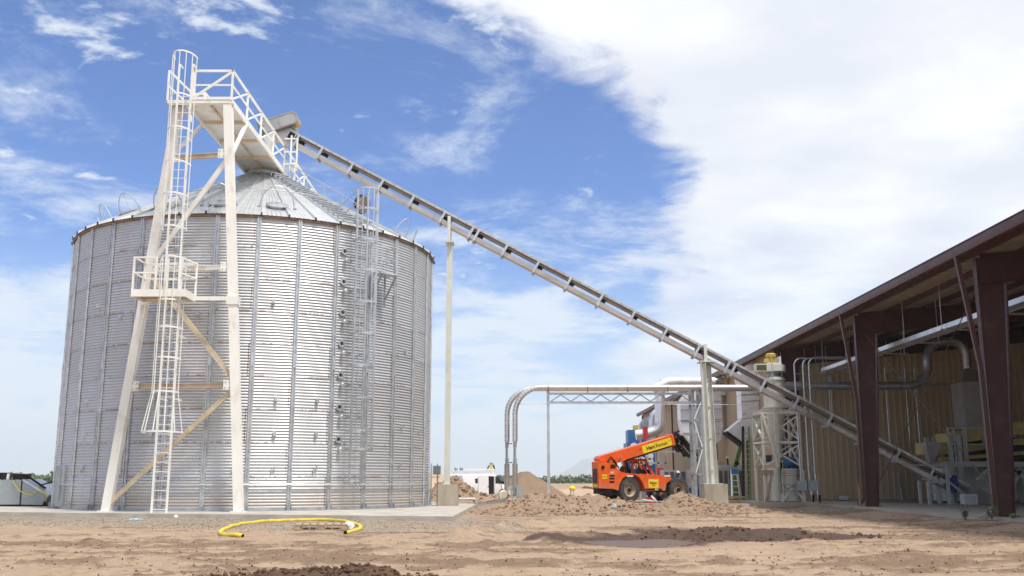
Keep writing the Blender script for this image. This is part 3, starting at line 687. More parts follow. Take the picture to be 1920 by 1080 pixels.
# open roof manhole by the ladder
MA = A0+R_(37.0); q = MB(); c = on_roof(6.3, 0, .0, MA); rv = Vector((math.cos(MA), math.sin(MA), 0)); tv = Vector((-math.sin(MA), math.cos(MA), 0))
nrm = (UZ*math.cos(RT)+rv*math.sin(RT)).normalized(); sl_ = (UZ*-math.sin(RT)+rv*math.cos(RT)).normalized()
q.tube([c+nrm*-.02, c+nrm*.16], .36, 20); mh = q.build('roof_manhole', GALVD, silo)
q = MB(); lidc = c+nrm*.50-sl_*.36-Vector((0, 0, -.12)); ln = (sl_*.92+nrm*.30+tv*-.25).normalized(); q.tube([lidc, lidc+ln*.05], .36, 24); lid = q.build('manhole_lid', mat('lid_underside', (.22, .17, .14), .6, .2, var=.3, vs=4, dirt=(.30, .13, .06), dirt_amt=.8, ds=2), mh)
q = MB(); q.tube([lidc+ln*.01+Vector(((tv*math.cos(b)+nrm.cross(tv)*0)*.36)[:])*0+((tv*math.cos(b)+ln.cross(tv).normalized()*math.sin(b))*.36) for b in [2*PI*i/24 for i in range(24)]], .03, 6, closed=True); q.build('lid_rim', BLACK, mh)
# side ladder with its cage
off = SR+.36
def lad(r, t_, z): return CV+rad_v*r+tan_v*t_+UZ*z
ld = MB(); [ld.bar(lad(off, t_, 1.0), lad(off, t_, EAVE+1.35), .06, .035, up=rad_v) for t_ in (-.23, .23)]
ladder = ld.build('side_ladder', GALV, silo)
z = 1.15; q = MB(); p0 = Vector((CX, CY, PADZ)); q.tube([lad(off, -.22, PADZ)-p0, lad(off, .22, PADZ)-p0], .014, 6); rgm = q.mesh('rung', GALV)
while z < EAVE+.2: placed('rung', rgm, ladder, (0, 0, z-PADZ)); z += .305
for i in range(9):
    q = MB(); z = 1.1+i*1.15
    for t_ in (-.23, .23): q.bar(lad(SR+.01, t_, z), lad(off, t_, z), .05, .03)
    q.build('standoff', GALVD, ladder)
q = MB(); [q.bar(lad(off, t_, EAVE+1.33), lad(SR-1.35, t_, roof_z(SR-1.35)), .03) for t_ in (-.23, .23)]; q.build('top_stay', GALVD, ladder)
hz = [2.25]+[2.9+i*1.16 for i in range(8)]+[EAVE+1.32]
for z in hz:
    w = .40 if z > 2.5 else .46; hp = [lad(off, -w, z)]+[lad(off+.32-.32*0+.42*math.sin(b), -w*math.cos(b), z) for b in [PI*i/12 for i in range(13)]]+[lad(off, w, z)]
    q = MB()
    for a_, b_ in zip(hp[:-1], hp[1:]): q.bar(a_, b_, .012, .075)
    q.build('cage_hoop', GALV, ladder)
for b in [PI*i/6 for i in range(7)]:
    q = MB(); q.bar(lad(off+.32+.42*math.sin(b), -.40*math.cos(b), hz[0]), lad(off+.32+.42*math.sin(b), -.40*math.cos(b), hz[-1]), .035, .012, up=rad_v); q.build('cage_bar', GALV, ladder)
# little landing bracketed to the wall right of the cage
pz = EAVE-1.75; LP = MB(); Rm = Matrix((tan_v, rad_v, UZ)).transposed()
LP.box(lad(SR+.45, .98, pz), (.75, .72, .05), Rm); land = LP.build('landing', GALV, silo)
q = MB(); [q.bar(lad(SR+.06, t_, pz-.02), lad(SR+.06, t_, pz-1.15), .07) for t_ in (.66, 1.3)]; [q.bar(lad(SR+.78, t_, pz-.05), lad(SR+.10, t_, pz-.85), .055) for t_ in (.66, 1.3)]
q.build('landing_bracket', GALVD, land)
q = MB()
for (r, t_) in ((SR+.1, 1.32), (SR+.78, 1.32), (SR+.78, .64)): q.bar(lad(r, t_, pz), lad(r, t_, pz+1.05), .04)
for z in (.55, 1.05): q.bar(lad(SR+.1, 1.32, pz+z), lad(SR+.78, 1.32, pz+z), .035); q.bar(lad(SR+.78, 1.32, pz+z), lad(SR+.78, .64, pz+z), .035)
q.build('landing_rail', GALV, land)
# sight ports in pairs: an open dark ring above a capped white one
PA = A0+R_(24.0); prv, ptv = Vector((math.cos(PA), math.sin(PA), 0)), Vector((-math.sin(PA), math.cos(PA), 0))
for i in range(7):
    zt = 9.50-i*1.149
    c = CV+prv*(SR-.01)+UZ*zt
    q = MB(); q.lathe([(.045, .0), (.085, .0), (.085, .07), (.14, .07), (.14, .085), (.075, .085), (.06, .03)], (0, 0, 0), 20)
    Rm = prv.to_track_quat('Z', 'Y').to_matrix(); q.v = [tuple(c+Rm @ Vector(p)) for p in q.v]; o = q.build('sight_port', GALV, silo)
    q = MB(); q.tube([c+prv*.02, c+prv*.03], .075, 16); q.build('port_glass', GLASS, o)
    c2 = CV+prv*(SR+.0)+UZ*(zt-.36)+ptv*.03
    q = MB(); q.tube([c2, c2+prv*.10], .05, 14); q.tube([c2+prv*.10, c2+prv*.20, c2+prv*.22], [.072, .072, .05], 14); q.build('sample_cap', GALV, silo)
# conduit round the base, junction boxes and lid brackets
q = MB(); q.tube([cyl_pt(A0+R_(-112+4*i), SR+.12, 1.03) for i in range(54)], .024, 6); q.build('perimeter_conduit', GALV, silo)
for k, (dg, z) in enumerate([(d_, z_) for d_ in (-52, -27, -4.5, 5.8, 17.2) for z_ in (1.55, 2.75, 3.95)]+[(-40, 6.9), (-16, 6.9), (4, 7.4), (50, 6.1), (62, 5.9), (49, 3.2), (61, 3.1), (48, 1.7), (-50, 7.4), (-38, 1.7)]):
    a = A0+R_(dg); c = Vector(cyl_pt(a, SR+.05, z)); rv = Vector((math.cos(a), math.sin(a), 0)); tv = Vector((-rv.y, rv.x, 0)); q = MB()
    if z < 2: q.bar(c+tv*-.05-UZ*.12, c+tv*-.02+UZ*.04, .05, .04); q.bar(c+tv*.05-UZ*.02, c+tv*.08+UZ*.14, .05, .04); q.bar(c-tv*.08, c+tv*.1, .02)
    else: q.box(c, (.11, .11, .15), Matrix((tv, rv, UZ)).transposed()); q.bar(c-UZ*.07, c-UZ*.35, .012)
    q.build('cable_clip', GALV, silo)
# access door low on the left
a = A0+R_(-66); c = Vector(cyl_pt(a, SR+.02, PADZ+.82)); rv = Vector((math.cos(a), math.sin(a), 0)); tv = Vector((-rv.y, rv.x, 0)); Rm = Matrix((tv, rv, UZ)).transposed()
q = MB(); q.box(c, (.95, .18, 1.45), Rm); dr = q.build('access_door', GREYB, silo)
q = MB(); q.box(c+rv*.10+UZ*.1, (.68, .05, .95), Rm); q.build('door_leaf', GREYB, dr)
q = MB()
for z in (-.35, .05, .45): q.box(c+rv*.13+tv*.33+UZ*z, (.06, .06, .10), Rm)
q.bar(c+rv*.14+tv*.33-UZ*.6, c+rv*.14+tv*.33+UZ*.6, .03); q.build('latch_bar', GALVD, dr)

# ------------------------------------------------------------------ access tower and catwalk
tw = thing('access_tower', 'cream steel access tower with caged ladders and catwalk over the silo roof', 'access tower', (-11.3, 33.6, PADZ))
FL, FR, TL, TR = Vector((-13.6, 33.9, PADZ)), Vector((-9.0, 33.3, PADZ)), Vector((-12.05, 33.75, 14.33)), Vector((-10.12, 33.3, 14.33))
def on(a, b, z): return a+(b-a)*((z-a.z)/(b.z-a.z))
for f_, t_ in ((FL, TL), (FR, TR)):
    q = MB(); q.bar(f_, t_, .29, .28, up=(0, 1, 0)); lg = q.build('leg', CREAM, tw)
    q = MB(); q.bx(f_.x-.24, f_.x+.24, f_.y-.22, f_.y+.22, PADZ, PADZ+.025); q.build('base_plate', CREAM, lg)
    for sx in (-1, 1): q = MB(); q.tube([(f_.x+sx*.18, f_.y-.18, PADZ+.02), (f_.x+sx*.18, f_.y-.18, PADZ+.07)], .02, 6); q.build('anchor_bolt', GALVD, lg)
for z, m in ((4.33, CREAMD), (8.40, CREAM), (12.47, CREAMD)):
    q = MB(); q.ibeam(on(FL, TL, z), on(FR, TR, z), .16, .14, .02); q.build('cross_beam', m, tw)
for a, b in ((on(FL, TL, .35), on(FR, TR, 4.25)), (on(FR, TR, 4.45), on(FL, TL, 8.3)), (on(FL, TL, 8.55), on(FR, TR, 12.4))):
    q = MB(); q.bar(a, b, .16, .10, up=(0, 1, 0)); [q.box(v+Vector((0, -.12, 0)), (.34, .015, .34)) for v in ()]; q.build('brace', CREAM if a.z > 5 else mat('weathered_cream', (.60, .50, .35), .55, var=.15, dirt=RUST, dirt_amt=.4), tw)
for z in (4.33, 8.40, 12.47):                                      # bolted gussets where beams and braces meet the legs
    for f_, t_, sg in ((FL, TL, 1), (FR, TR, -1)):
        c = on(f_, t_, z); q = MB(); q.box((c.x+sg*.24, c.y-.10, c.z), (.28, .014, .34)); g_ = q.build('gusset', CREAM, tw)
        for dx, dz in ((-.07, -.1), (.07, -.1), (-.07, .1), (.07, .1)): q = MB(); q.cyl((c.x+sg*.24+dx, c.y-.107, c.z+dz), (c.x+sg*.24+dx, c.y-.125, c.z+dz), .022, n=6); q.build('bolt', GALVD, g_)
GZ = 14.42; XL, XR = -11.6, -9.97; YS = [33.15+2.05*i for i in range(9)]
q = MB(); q.bar(on(FL, TL, 12.5), (XL, 35.2, GZ-.1), .13, .09); q.build('knee_brace', CREAM, tw)
q = MB(); q.bar(on(FR, TR, 12.3), (XR, 35.2, GZ-.1), .13, .09); q.build('knee_brace', CREAM, tw)
q = MB(); q.bx(-12.25, XR+.05, 33.14, 33.34, GZ-.10, GZ+.02); q.build('head_beam', CREAM, tw)
q = MB(); q.bx(-12.4, XL-.01, 33.36, 34.6, GZ, GZ+.05); q.build('ladder_landing', GALVD, tw)
for x in (XL, XR): q = MB(); q.bx(x-.04, x+.04, YS[0]+.2, YS[-1], GZ-.16, GZ+.06); q.build('stringer', CREAM, tw)
q = MB(); q.bx((XL+XR)/2-.03, (XL+XR)/2+.03, YS[0]+.2, YS[-1], GZ-.10, GZ-.012); q.build('centre_stringer', CREAMD, tw)
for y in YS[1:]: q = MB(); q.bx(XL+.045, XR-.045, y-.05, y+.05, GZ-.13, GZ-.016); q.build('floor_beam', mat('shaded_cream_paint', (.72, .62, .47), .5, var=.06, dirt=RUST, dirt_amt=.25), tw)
for a, b in zip(YS[:-1], YS[1:]): q = MB(); q.bx(XL+.045, XR-.045, a+.006, b-.006, GZ-.010, GZ+.01); q.build('floor_panel', CREAM, tw)
def rail(a, b, d=.06, name='rail'): q = MB(); q.bar(a, b, d); return q.build(name, CREAM, tw)
RH = 1.12
for i, y in enumerate(YS):
    for x in (XL, XR):
        if x == XL and i < 1: continue
        rail((x, y, GZ), (x, y, GZ+RH), .07, 'rail_post')
        if i:
            y0 = YS[i-1]; 
            if x == XL and i < 2: continue
            rail((x, y0+.03, GZ+.06), (x, y-.03, GZ+RH-.05), .055, 'rail_brace'); rail((x, y0, GZ+RH*.52), (x, y, GZ+RH*.52), .05, 'mid_rail')
rail((XR, YS[0]-.035, GZ+RH), (XR, YS[-1], GZ+RH), .07, 'top_rail'); rail((XL, YS[1], GZ+RH), (XL, YS[-1], GZ+RH), .07, 'top_rail')
xm = XL+.25
rail((xm, YS[0], GZ+.1), (xm, YS[0], GZ+RH), .07, 'rail_post'); rail((xm, YS[0], GZ+RH), (XR, YS[0], GZ+RH), .07, 'top_rail')
rail((xm, YS[0], GZ+RH*.52), (XR, YS[0], GZ+RH*.52), .05, 'mid_rail'); rail((xm+.04, YS[0], GZ+.12), (XR-.04, YS[0], GZ+RH-.05), .07, 'rail_brace'); q = MB(); q.bx(xm, XR, YS[0]-.03, YS[0]-.005, GZ+.03, GZ+.13); q.build('toe_board', CREAM, tw)
rail((-12.25, YS[0], GZ), (-12.25, YS[0], GZ+RH), .06, 'rail_post'); rail((-12.25, YS[0], GZ+RH), (-12.1, 35.3, GZ+RH), .06, 'top_rail'); rail((-12.25, YS[0], GZ+RH*.5), (-12.1, 35.3, GZ+RH*.5), .05, 'mid_rail')
rail((-12.1, 35.3, GZ), (-12.1, 35.3, GZ+RH), .06, 'rail_post'); rail((-12.1, 35.3, GZ+RH), (XL, 35.3, GZ+RH), .06, 'top_rail')
for y in (48.9,):
    for x, xx in ((XL, -12.6), (XR, -9.2)): q = MB(); q.bar((xx, y, 0.15), (x, y, GZ-.16), .26); q.build('leg', CREAM, tw)
# two caged ladders with a landing between
def ladder_cage(xc, y, z0, z1, hoops, flare=False):
    q = MB(); [q.bar((xc+s_*.24, y, z0), (xc+s_*.24, y, z1), .07, .035, up=(0, 1, 0)) for s_ in (-1, 1)]; L = q.build('ladder', WHITEP, tw)
    q = MB(); z = z0+.25; q.tube([(xc-.23, y, 0), (xc+.23, y, 0)], .013, 6); rgm = q.mesh('rung', WHITEP, True, OFF[tw.name])
    while z < z1-1.0: placed('rung', rgm, L, (0, 0, z)); z += .30
    def ring(z, w, d): return [Vector((xc-w, y, z))]+[Vector((xc-w*math.cos(b), y-.1-d*math.sin(b), z)) for b in [PI*i/12 for i in range(13)]]+[Vector((xc+w, y, z))]
    prof = []
    for i, z in enumerate(hoops):
        w, d = (.62, .95) if (flare and i == 0) else (.40, .62); hp = ring(z, w, d); prof.append(hp); q = MB()
        for a_, b_ in zip(hp[:-1], hp[1:]): q.bar(a_, b_, .012, .055)
        q.build('cage_hoop', WHITEP, L)
    for k in range(1, 14, 2):
        q = MB()
        for a_, b_ in zip(prof[:-1], prof[1:]): q.bar(a_[k], b_[k], .030, .012, up=(0, 1, 0))
        q.build('cage_bar', WHITEP, L)
    for z in hoops[1::2]: q = MB(); [q.bar((xc+s_*.24, y+.03, z-.2), (xc+s_*.24, 33.2, z-.2), .05) for s_ in (-1, 1)]; q.build('standoff', WHITEP, L)
ladder_cage(-11.33, 32.45, .0, 8.5, [2.70, 4.0, 5.1, 6.1, 7.0, 8.45], True)
ladder_cage(-11.55, 32.85, 7.3, GZ+1.2, [9.6, 10.75, 11.9, 13.1, 14.3, GZ+1.45])
MZ = 7.22; x0, x1, y0, y1 = -12.52, -10.72, 31.85, 32.95
q = MB(); q.bx(x0, x1, y0, y0+.05, MZ-.12, MZ+.12).bx(x0, x1, y1-.05, y1, MZ-.12, MZ+.12).bx(x0, x0+.05, y0+.052, y1-.052, MZ-.12, MZ+.12).bx(x1-.05, x1, y0+.052, y1-.052, MZ-.12, MZ+.12); pl = q.build('landing', CREAM, tw)
q = MB(); q.bx(x0+.052, -11.62, y0+.052, y1-.052, MZ-.01, MZ+.015); q.bx(-11.05, x1-.052, y0+.052, y1-.052, MZ-.01, MZ+.015); q.bx(-11.62, -11.05, 32.56, y1-.052, MZ-.01, MZ+.015); q.build('floor_plate', mat('rusty_plate', (.45, .30, .18), .6, var=.1, dirt=RUST, dirt_amt=.4), pl)
q = MB(); q.bx((x0+x1)/2-.04, (x0+x1)/2+.04, y0+.052, y1-.052, MZ-.10, MZ-.012); q.build('floor_beam', CREAMD, pl)
PR = [(x0+.03, y0+.03), (x0+.03, y1-.03), (x1-.03, y1-.03), (x1-.03, y0+.03)]
for x, y in PR[:3]+[(-11.75, y0+.03), (-10.95, y0+.03), (-11.75, y1-.03)]: q = MB(); q.bar((x, y, MZ+.12), (x, y, MZ+1.22), .06); q.build('rail_post', CREAM, pl)
for z in (.68, 1.2):
    for a_, b_ in ((PR[0], PR[1]), (PR[1], PR[2]), (PR[0], (-11.75, y0+.03)), (PR[2], (-10.95, y0+.03))):
        q = MB(); q.bar((*a_, MZ+z), (*b_, MZ+z), .05); q.build('guard_rail', CREAM, pl)
q = MB(); q.bx(x1+.002, on(FR, TR, MZ).x-.15, 33.0-.16, 33.0-.02, MZ-.07, MZ+.07); q.build('tie_beam', WHITEP, tw); q = MB(); q.bar((-12.2, 32.95, MZ-.05), (-12.85, 33.75, MZ-.05), .1); q.build('tie_beam', CREAM, tw)
q = MB(); c = on(FR, TR, MZ); q.box((c.x, c.y, c.z), (.40, .36, .30)); q.build('clamp_plate', WHITEP, tw)
# ------------------------------------------------------------------ inclined conveyor (runs along X at one depth)
CYY, CSL = 41.4, -.538
def cz(x): return 12.18+CSL*(x+2.7)
cd = Vector((1, 0, CSL)).normalized(); cn = Vector((-CSL, 0, 1)).normalized()
def cp(x, n=0.0, y=0.0): return Vector((x, CYY+y, cz(x)))+cn*n
cv = thing('inclined_conveyor', 'long grey drag conveyor sloping down from the silo roof into the open shed', 'conveyor', (-2.7, CYY, 0))
STEELB = mat('conveyor_cover', (.60, .56, .52), .36, .75, var=.10, vs=2, dirt=(.35, .24, .15), dirt_amt=.5, ds=1.2)
X0, X1 = -9.52, 18.6; nseg = 9
for i in range(nseg):
    a = X0+(X1-X0)*i/nseg; b = X0+(X1-X0)*(i+1)/nseg
    q = MB(); q.bar(cp(a+.005, .165), cp(b-.005, .165), .36, .15, up=cn); q.build('upper_trough', mat('shaded_trough_steel', (.27, .235, .205), .42, .6, var=.12, dirt=(.2, .13, .08), dirt_amt=.5), cv)  # steel colour darkened to paint the shade under the cover flange
    q = MB(); q.bar(cp(a+.005, -.19), cp(b-.005, -.19), .50, .18, up=cn); q.build('lower_trough', STEEL, cv)
    q = MB(); q.bar(cp(a+.005, .268), cp(b-.005, .268), .56, .016, up=cn); [q.bar(cp(a+.005, .218, y), cp(b-.005, .218, y), .016, .084, up=cn) for y in (-.272, .272)]
    up_ = q.build('cover_sheet', STEELB, cv)
    for k in range(9): x = a+(b-a)*(k+.5)/9; q = MB(); q.bar(cp(x, .225, -.280), cp(x, .225, -.292), .03); q.build('cover_clip', mat('dark_bolt', (.10, .08, .07), .5, .5), up_)
oc = OFF[cv.name]; x = oc[0]                                       # pieces of one hanger, made once at the root
q = MB(); q.bar(cp(x, -.34, -.285), cp(x, .255, -.285), .10, .05, up=(0, 1, 0)); brf = q.mesh('hanger_bracket', GALV, True, oc)
q = MB(); q.bar(cp(x, -.34, .285), cp(x, .255, .285), .10, .05, up=(0, 1, 0)); brb = q.mesh('hanger_bracket', GALV, True, oc)
q = MB(); q.bar(cp(x, -.32, -.32), cp(x, -.32, .32), .10, .07, up=cn); ftb = q.mesh('foot_bar', GALVD, True, oc)
q = MB(); q.bar(cp(x+.10, -.02, -.20), cp(x+.16, .05, .20), .15, .12, up=cn); rol = q.mesh('return_roller', BLACK, True, oc)
def bracket(x):
    d = x-oc[0]; b = placed('hanger_bracket', brf, cv, (d, 0, CSL*d)); placed('foot_bar', ftb, b); placed('return_roller', rol, b); placed('hanger_bracket', brb, cv, (d, 0, CSL*d))
bracket(-9.41)
x = -8.36; i = 0
while x < 18.3:
    if i not in (5, 13): bracket(x)
    else: bracket(x-.11); bracket(x+.13)
    x += 1.3455; i += 1
# head: housing, belt guard, motor, spout
q = MB(); H0 = cp(X0); q.extrude([cp(X0-.0, -.30, -.27), cp(X0, .30, -.27), cp(X0-.95, .40, -.27), cp(X0-1.35, .10, -.27), cp(X0-1.25, -.46, -.27)], (0, .54, 0)); hd = q.build('head_housing', STEEL, cv)
q = MB(); q.bar(cp(X0-.28, .05, -.276), cp(X0-.05, .05, -.276), .012, .30, up=cn); q.build('inspection_opening', BLACK, hd)
q = MB(); g0, g1 = Vector((X0-1.25, CYY-.44, cz(X0)+.46)), Vector((X0-.10, CYY-.44, cz(X0)+.86)); gd = (g1-g0).normalized(); gn = Vector((-gd.z, 0, gd.x))
poly = [g0+gn*.27-gd*.05, g0-gn*.27-gd*.02]+[g1+gd*(.25*math.cos(b))+gn*(.25*math.sin(b)) for b in [-PI/2+PI*k/10 for k in range(11)]]
q.extrude([p+Vector((0, -.10, 0)) for p in poly], (0, .20, 0)); gu = q.build('belt_guard', mat('guard_grey', (.40, .39, .38), .5, .4), cv)
q = MB(); [q.bar(a_+Vector((0, -.105, 0)), b_+Vector((0, -.105, 0)), .045, .03, up=(0, 1, 0)) for a_, b_ in zip(poly, poly[1:]+poly[:1])]; mid = g0+(g1-g0)*.55; q.bar(mid+gn*.26+Vector((0, -.105, 0)), mid-gn*.26+Vector((0, -.105, 0)), .045, .03, up=(0, 1, 0)); q.build('guard_edge', STEEL, gu)
q = MB(); q.box((g0.x-.02, CYY-.15, g0.z+.02), (.60, .55, .55), Matrix.Rotation(-.34, 3, 'Y')); q.build('gearbox_cover', mat('dark_gearbox', (.16, .15, .145), .5, .3), cv)
q = MB(); q.cyl((g1.x+.05, CYY-.33, g1.z), (g1.x+.05, CYY+.25, g1.z), .19, n=18); mo = q.build('drive_motor', GOLD, cv)
q = MB(); q.box((g1.x+.0, CYY+.0, g1.z-.30), (.34, .5, .16), Matrix.Rotation(.5, 3, 'Y')); q.build('motor_base', STEEL, mo)
q = MB(); q.tube([(X0-1.1, CYY, cz(X0)+.2), (X0-1.12, CYY, 15.55), (X0-1.12, CYY, 14.55)], [.36, .17, .17], 16); sp = q.build('discharge_spout', WHITEP, cv)
q = MB(); q.lathe([(.17, 0), (.23, 0), (.23, .05), (.17, .05)], (X0-1.12, CYY, 15.05), 16); q.lathe([(.17, -.02), (.24, -.02), (.24, -.30), (.17, -.30)], (X0-1.12, CYY, 15.0), 16); q.build('spout_flange', BLACK, sp)
# tail section on the shed floor
q = MB(); q.extrude([cp(X1+.004, -.30, -.30), cp(X1+.004, .30, -.30), cp(X1+.9, .34, -.30), cp(X1+1.1, .0, -.30), cp(X1+.9, -.30, -.30)], (0, .6, 0)); q.build('tail_housing', mat('tail_steel', (.36, .33, .30), .5, .5), cv)
# stay at the head: two slim uprights and ties to the catwalk
for x in (-9.62, -9.36):
    q = MB(); q.bar((x, CYY-.35, 14.35), (x, CYY-.35, cz(x)+.05), .07); q.build('head_upright', WHITEP, cv)
for z in (14.65, 15.2, 15.8): q = MB(); q.bar((-9.92, CYY-.35, z), (-9.38, CYY-.35, z), .05); q.build('tie_rail', WHITEP, cv)

# supports
def pier(label, x, y, w, z0, z1):
    q = MB(); q.bx(x-w/2, x+w/2, y-w/2, y+w/2, z0, z1); o = q.build('concrete_pier', CONCD, None, False); tag(o, label, 'concrete pier', 'concrete piers under the conveyor posts'); return o
pier('square concrete pier on the pad corner carrying the tall slim post', -2.62, CYY, .80, PADZ+.003, 1.0)
pier('square concrete pier set in dug dirt carrying the short double post', 8.30, CYY, .95, -.3, 1.02)
p1 = thing('conveyor_post', 'tall slim pale post on the pad holding up the conveyor midway', 'support post', (-2.68, CYY, 1.0), 'posts holding up the conveyor')
q = MB(); q.bar((-2.68, CYY, 1.025), (-2.68, CYY, cz(-2.68)-1.0), .23, .23, up=(0, 1, 0)); q.build('post', POSTP, p1)
q = MB(); q.bx(-2.88, -2.48, CYY-.2, CYY+.2, 1.0, 1.025); q.build('base_plate', POSTP, p1)
zt = cz(-2.68)-1.0; q = MB(); q.bx(-2.86, -2.5, CYY-.36, CYY+.36, zt, zt+.05); q.build('cap_plate', POSTP, p1)
q = MB(); [q.bar((-2.70, CYY+y, zt+.05), (-2.70, CYY+y, zt+1.15), .13, .06, up=(0, 1, 0)) for y in (-.335, .335)]; q.build('head_bracket', POSTP, p1)
p2 = thing('conveyor_post', 'short double post with small braces holding up the lower conveyor', 'support post', (8.25, CYY, 1.02), 'posts holding up the conveyor')
zt = 6.02
for (xa, xb, w, y) in ((8.05, 7.98, .20, -.30), (8.36, 8.24, .28, .12)):
    q = MB(); q.ibeam((xa, CYY+y, 1.04), (xb, CYY+y, zt), w, .22, .02, up=(1, 0, 0)); q.build('post', POSTP, p2)
q = MB(); q.bx(7.8, 8.6, CYY-.42, CYY+.35, 1.02, 1.04); q.build('base_plate', POSTP, p2)
for z in (1.6, 2.9, 4.2, 5.3): q = MB(); q.bar((7.99, CYY-.28, z), (8.30, CYY+.1, z), .07); q.build('tie_bar', POSTP, p2)
for z in (1.7, 3.0, 4.3): q = MB(); q.bar((8.02, CYY-.24, z), (8.26, CYY+.06, z+1.1), .05); q.build('brace', WHITEP, p2)
q = MB(); q.bx(7.86, 8.44, CYY-.42, CYY+.34, zt, zt+.05); q.build('cap_plate', POSTP, p2)
q = MB(); [q.bar((8.10, CYY+y, zt+.05), (8.10, CYY+y, zt+.75), .13, .06, up=(0, 1, 0)) for y in (-.335, .335)]; q.build('head_bracket', POSTP, p2)

# ------------------------------------------------------------------ silver pipes over the truss
PZ = 5.50
def pipe(label, xr, y, xe):
    r = thing('jacketed_pipe', label, 'pipe', (xr, y, .45), 'silver pipes between the blower and the shed')
    pts = fillet([(xr, y, 2.95), (xr, y, PZ), (xe, y, PZ)], 1.45, 12)
    k = [i for i, p in enumerate(pts)]
    q = MB(); q.tube(pts[:2], .125, 16); q.build('riser_jacket', ALU, r)
    q = MB(); q.tube(pts[1:-1], .125, 16); q.build('bend_jacket', ALU, r)
    q = MB(); q.tube(pts[-2:], .125, 16); q.build('run_jacket', ALU, r)
    q = MB()
    for i in range(1, len(pts)-1): d = (pts[min(i+1, len(pts)-1)]-pts[i-1]).normalized(); q.tube([pts[i]-d*.009, pts[i]+d*.009], .128, 16)
    for z in [3.0+.24*i for i in range(5)]: q.tube([(xr, y, z), (xr, y, z+.015)], .128, 16)
    for z in [.75+.28*i for i in range(5)]: q.tube([(xr, y, z), (xr, y, z+.015)], .128, 16)
    x = pts[-2].x+1.2
    while x < xe: q.tube([(x, y, PZ), (x+.02, y, PZ)], .128, 16); x += 2.4
    q.build('jacket_band', GALVD, r)['kind'] = 'stuff'
    q = MB(); q.tube([(xr, y, .45), (xr, y, 1.92)], .125, 16); q.build('lower_jacket', mat('dull_jacket', (.52, .47, .43), .42, .7, var=.1, dirt=DUST, dirt_amt=.5), r)
    q = MB(); q.tube([(xr, y, 1.92), (xr, y, 2.2)], .085, 14); q.tube([(xr, y, 2.68), (xr, y, 2.95)], .085, 14); q.build('bare_pipe', GALVD, r)
    q = MB(); q.tube([(xr, y, 2.2), (xr, y, 2.68)], .078, 14); sg = q.build('sight_tube', WHITEB, r)
    q = MB()
    for z in (2.25, 2.36, 2.47, 2.58): q.bx(xr-.03, xr+.03, y-.092, y-.06, z, z+.06)
    q.build('tube_clamp', BLACK, sg)
    return r
pipe('rear silver jacketed pipe rising from the footing and bending over the truss', -.24, 47.7, 11.8)
pb = pipe('front silver jacketed pipe rising from the footing and bending over the truss', .14, 47.0, 11.8)
q = MB(); q.bar((-.24, 47.55, 2.86), (.0, 47.1, 2.86), .05); q.bar((-.24, 47.55, 1.98), (.0, 47.1, 1.98), .05)
q.build('spacer_bar', GALVD, pb)
q = MB(); q.bx(-.62, .62, 46.3, 48.4, -.35, .26); o = q.build('concrete_footing', CONCD, None, False); tag(o, 'low concrete footing under the two silver pipe risers', 'concrete footing')
bl = thing('blower', 'cream blower casings with grey end box at the foot of the pipes', 'blower', (0, 47.3, .26))
q = MB(); q.lathe([(.0, -.2), (.18, -.2), (.25, -.1), (.25, .1), (.18, .2), (.0, .2)], (-.40, 47.45, .47), 20, axis='y'); q.tube([(-.36, 47.2, .5), (-.24, 47.6, .5)], .16, 12); q.build('casing', mat('cream_casting', (.72, .66, .52), .5, var=.08), bl)
q = MB(); q.bx(.20, .48, 46.7, 47.3, .28, .90); q.build('end_box', GREYB, bl)
q = MB(); q.blob((-.05, 47.3, .75), .17, 2, .05); q.cyl((-.05, 46.9, .60), (-.05, 47.6, .60), .12); q.build('valve_body', WHITEP, bl)
q = MB(); q.bar((.02, 46.85, .28), (.02, 46.85, .9), .05); q.bar((.30, 46.68, .28), (.30, 46.68, .45), .05); q.build('stand', GALVD, bl)
# truss bridge
tr = thing('pipe_truss', 'galvanised lattice truss carrying the silver pipes from post to frame', 'truss', (1.7, 47.2, 0))
TY = 47.2
q = MB(); q.bar((1.72, TY, -.1), (1.72, TY, 5.36), .13, .13, up=(0, 1, 0)); q.build('post', GALV, tr)
for x, y in ((8.62, TY), (9.02, TY), (8.62, TY+.8), (9.02, TY+.8)): q = MB(); q.bar((x, y, -.1), (x, y, 5.45), .12 if x < 9 else .17, .12, up=(0, 1, 0)); q.build('tower_leg', GALVD, tr)
q = MB(); q.bar((1.79, TY, 5.22), (8.55, TY, 5.22), .12, .10); q.build('top_chord', GALV, tr)
q = MB(); q.bar((1.79, TY, 4.80), (8.55, TY, 4.80), .12, .10); q.build('bottom_chord', GALV, tr)
n = 14
for i in range(n):
    xa = 1.85+(8.5-1.85)*i/n; xb = 1.85+(8.5-1.85)*(i+1)/n; za, zb = (4.85, 5.17) if i % 2 == 0 else (5.17, 4.85)
    q = MB(); q.bar((xa, TY, za), (xb, TY, zb), .045); q.build('lattice_bar', GALVD, tr)
for z in (1.4, 2.6, 3.9, 4.8): q = MB(); q.bx(8.68, 8.93, TY-.04, TY+.04, z, z+.09); q.bx(8.58, 8.66, TY+.06, TY+.74, z, z+.08); q.build('tower_rung', GALVD, tr)
for a_, b_ in (((8.64, 1.5), (8.98, 2.6)), ((8.98, 2.7), (8.64, 3.9)), ((8.64, 4.0), (8.98, 4.8))): q = MB(); q.bar((a_[0], TY-.07, a_[1]), (b_[0], TY-.07, b_[1]), .05); q.build('tower_brace', WHITEP, tr)
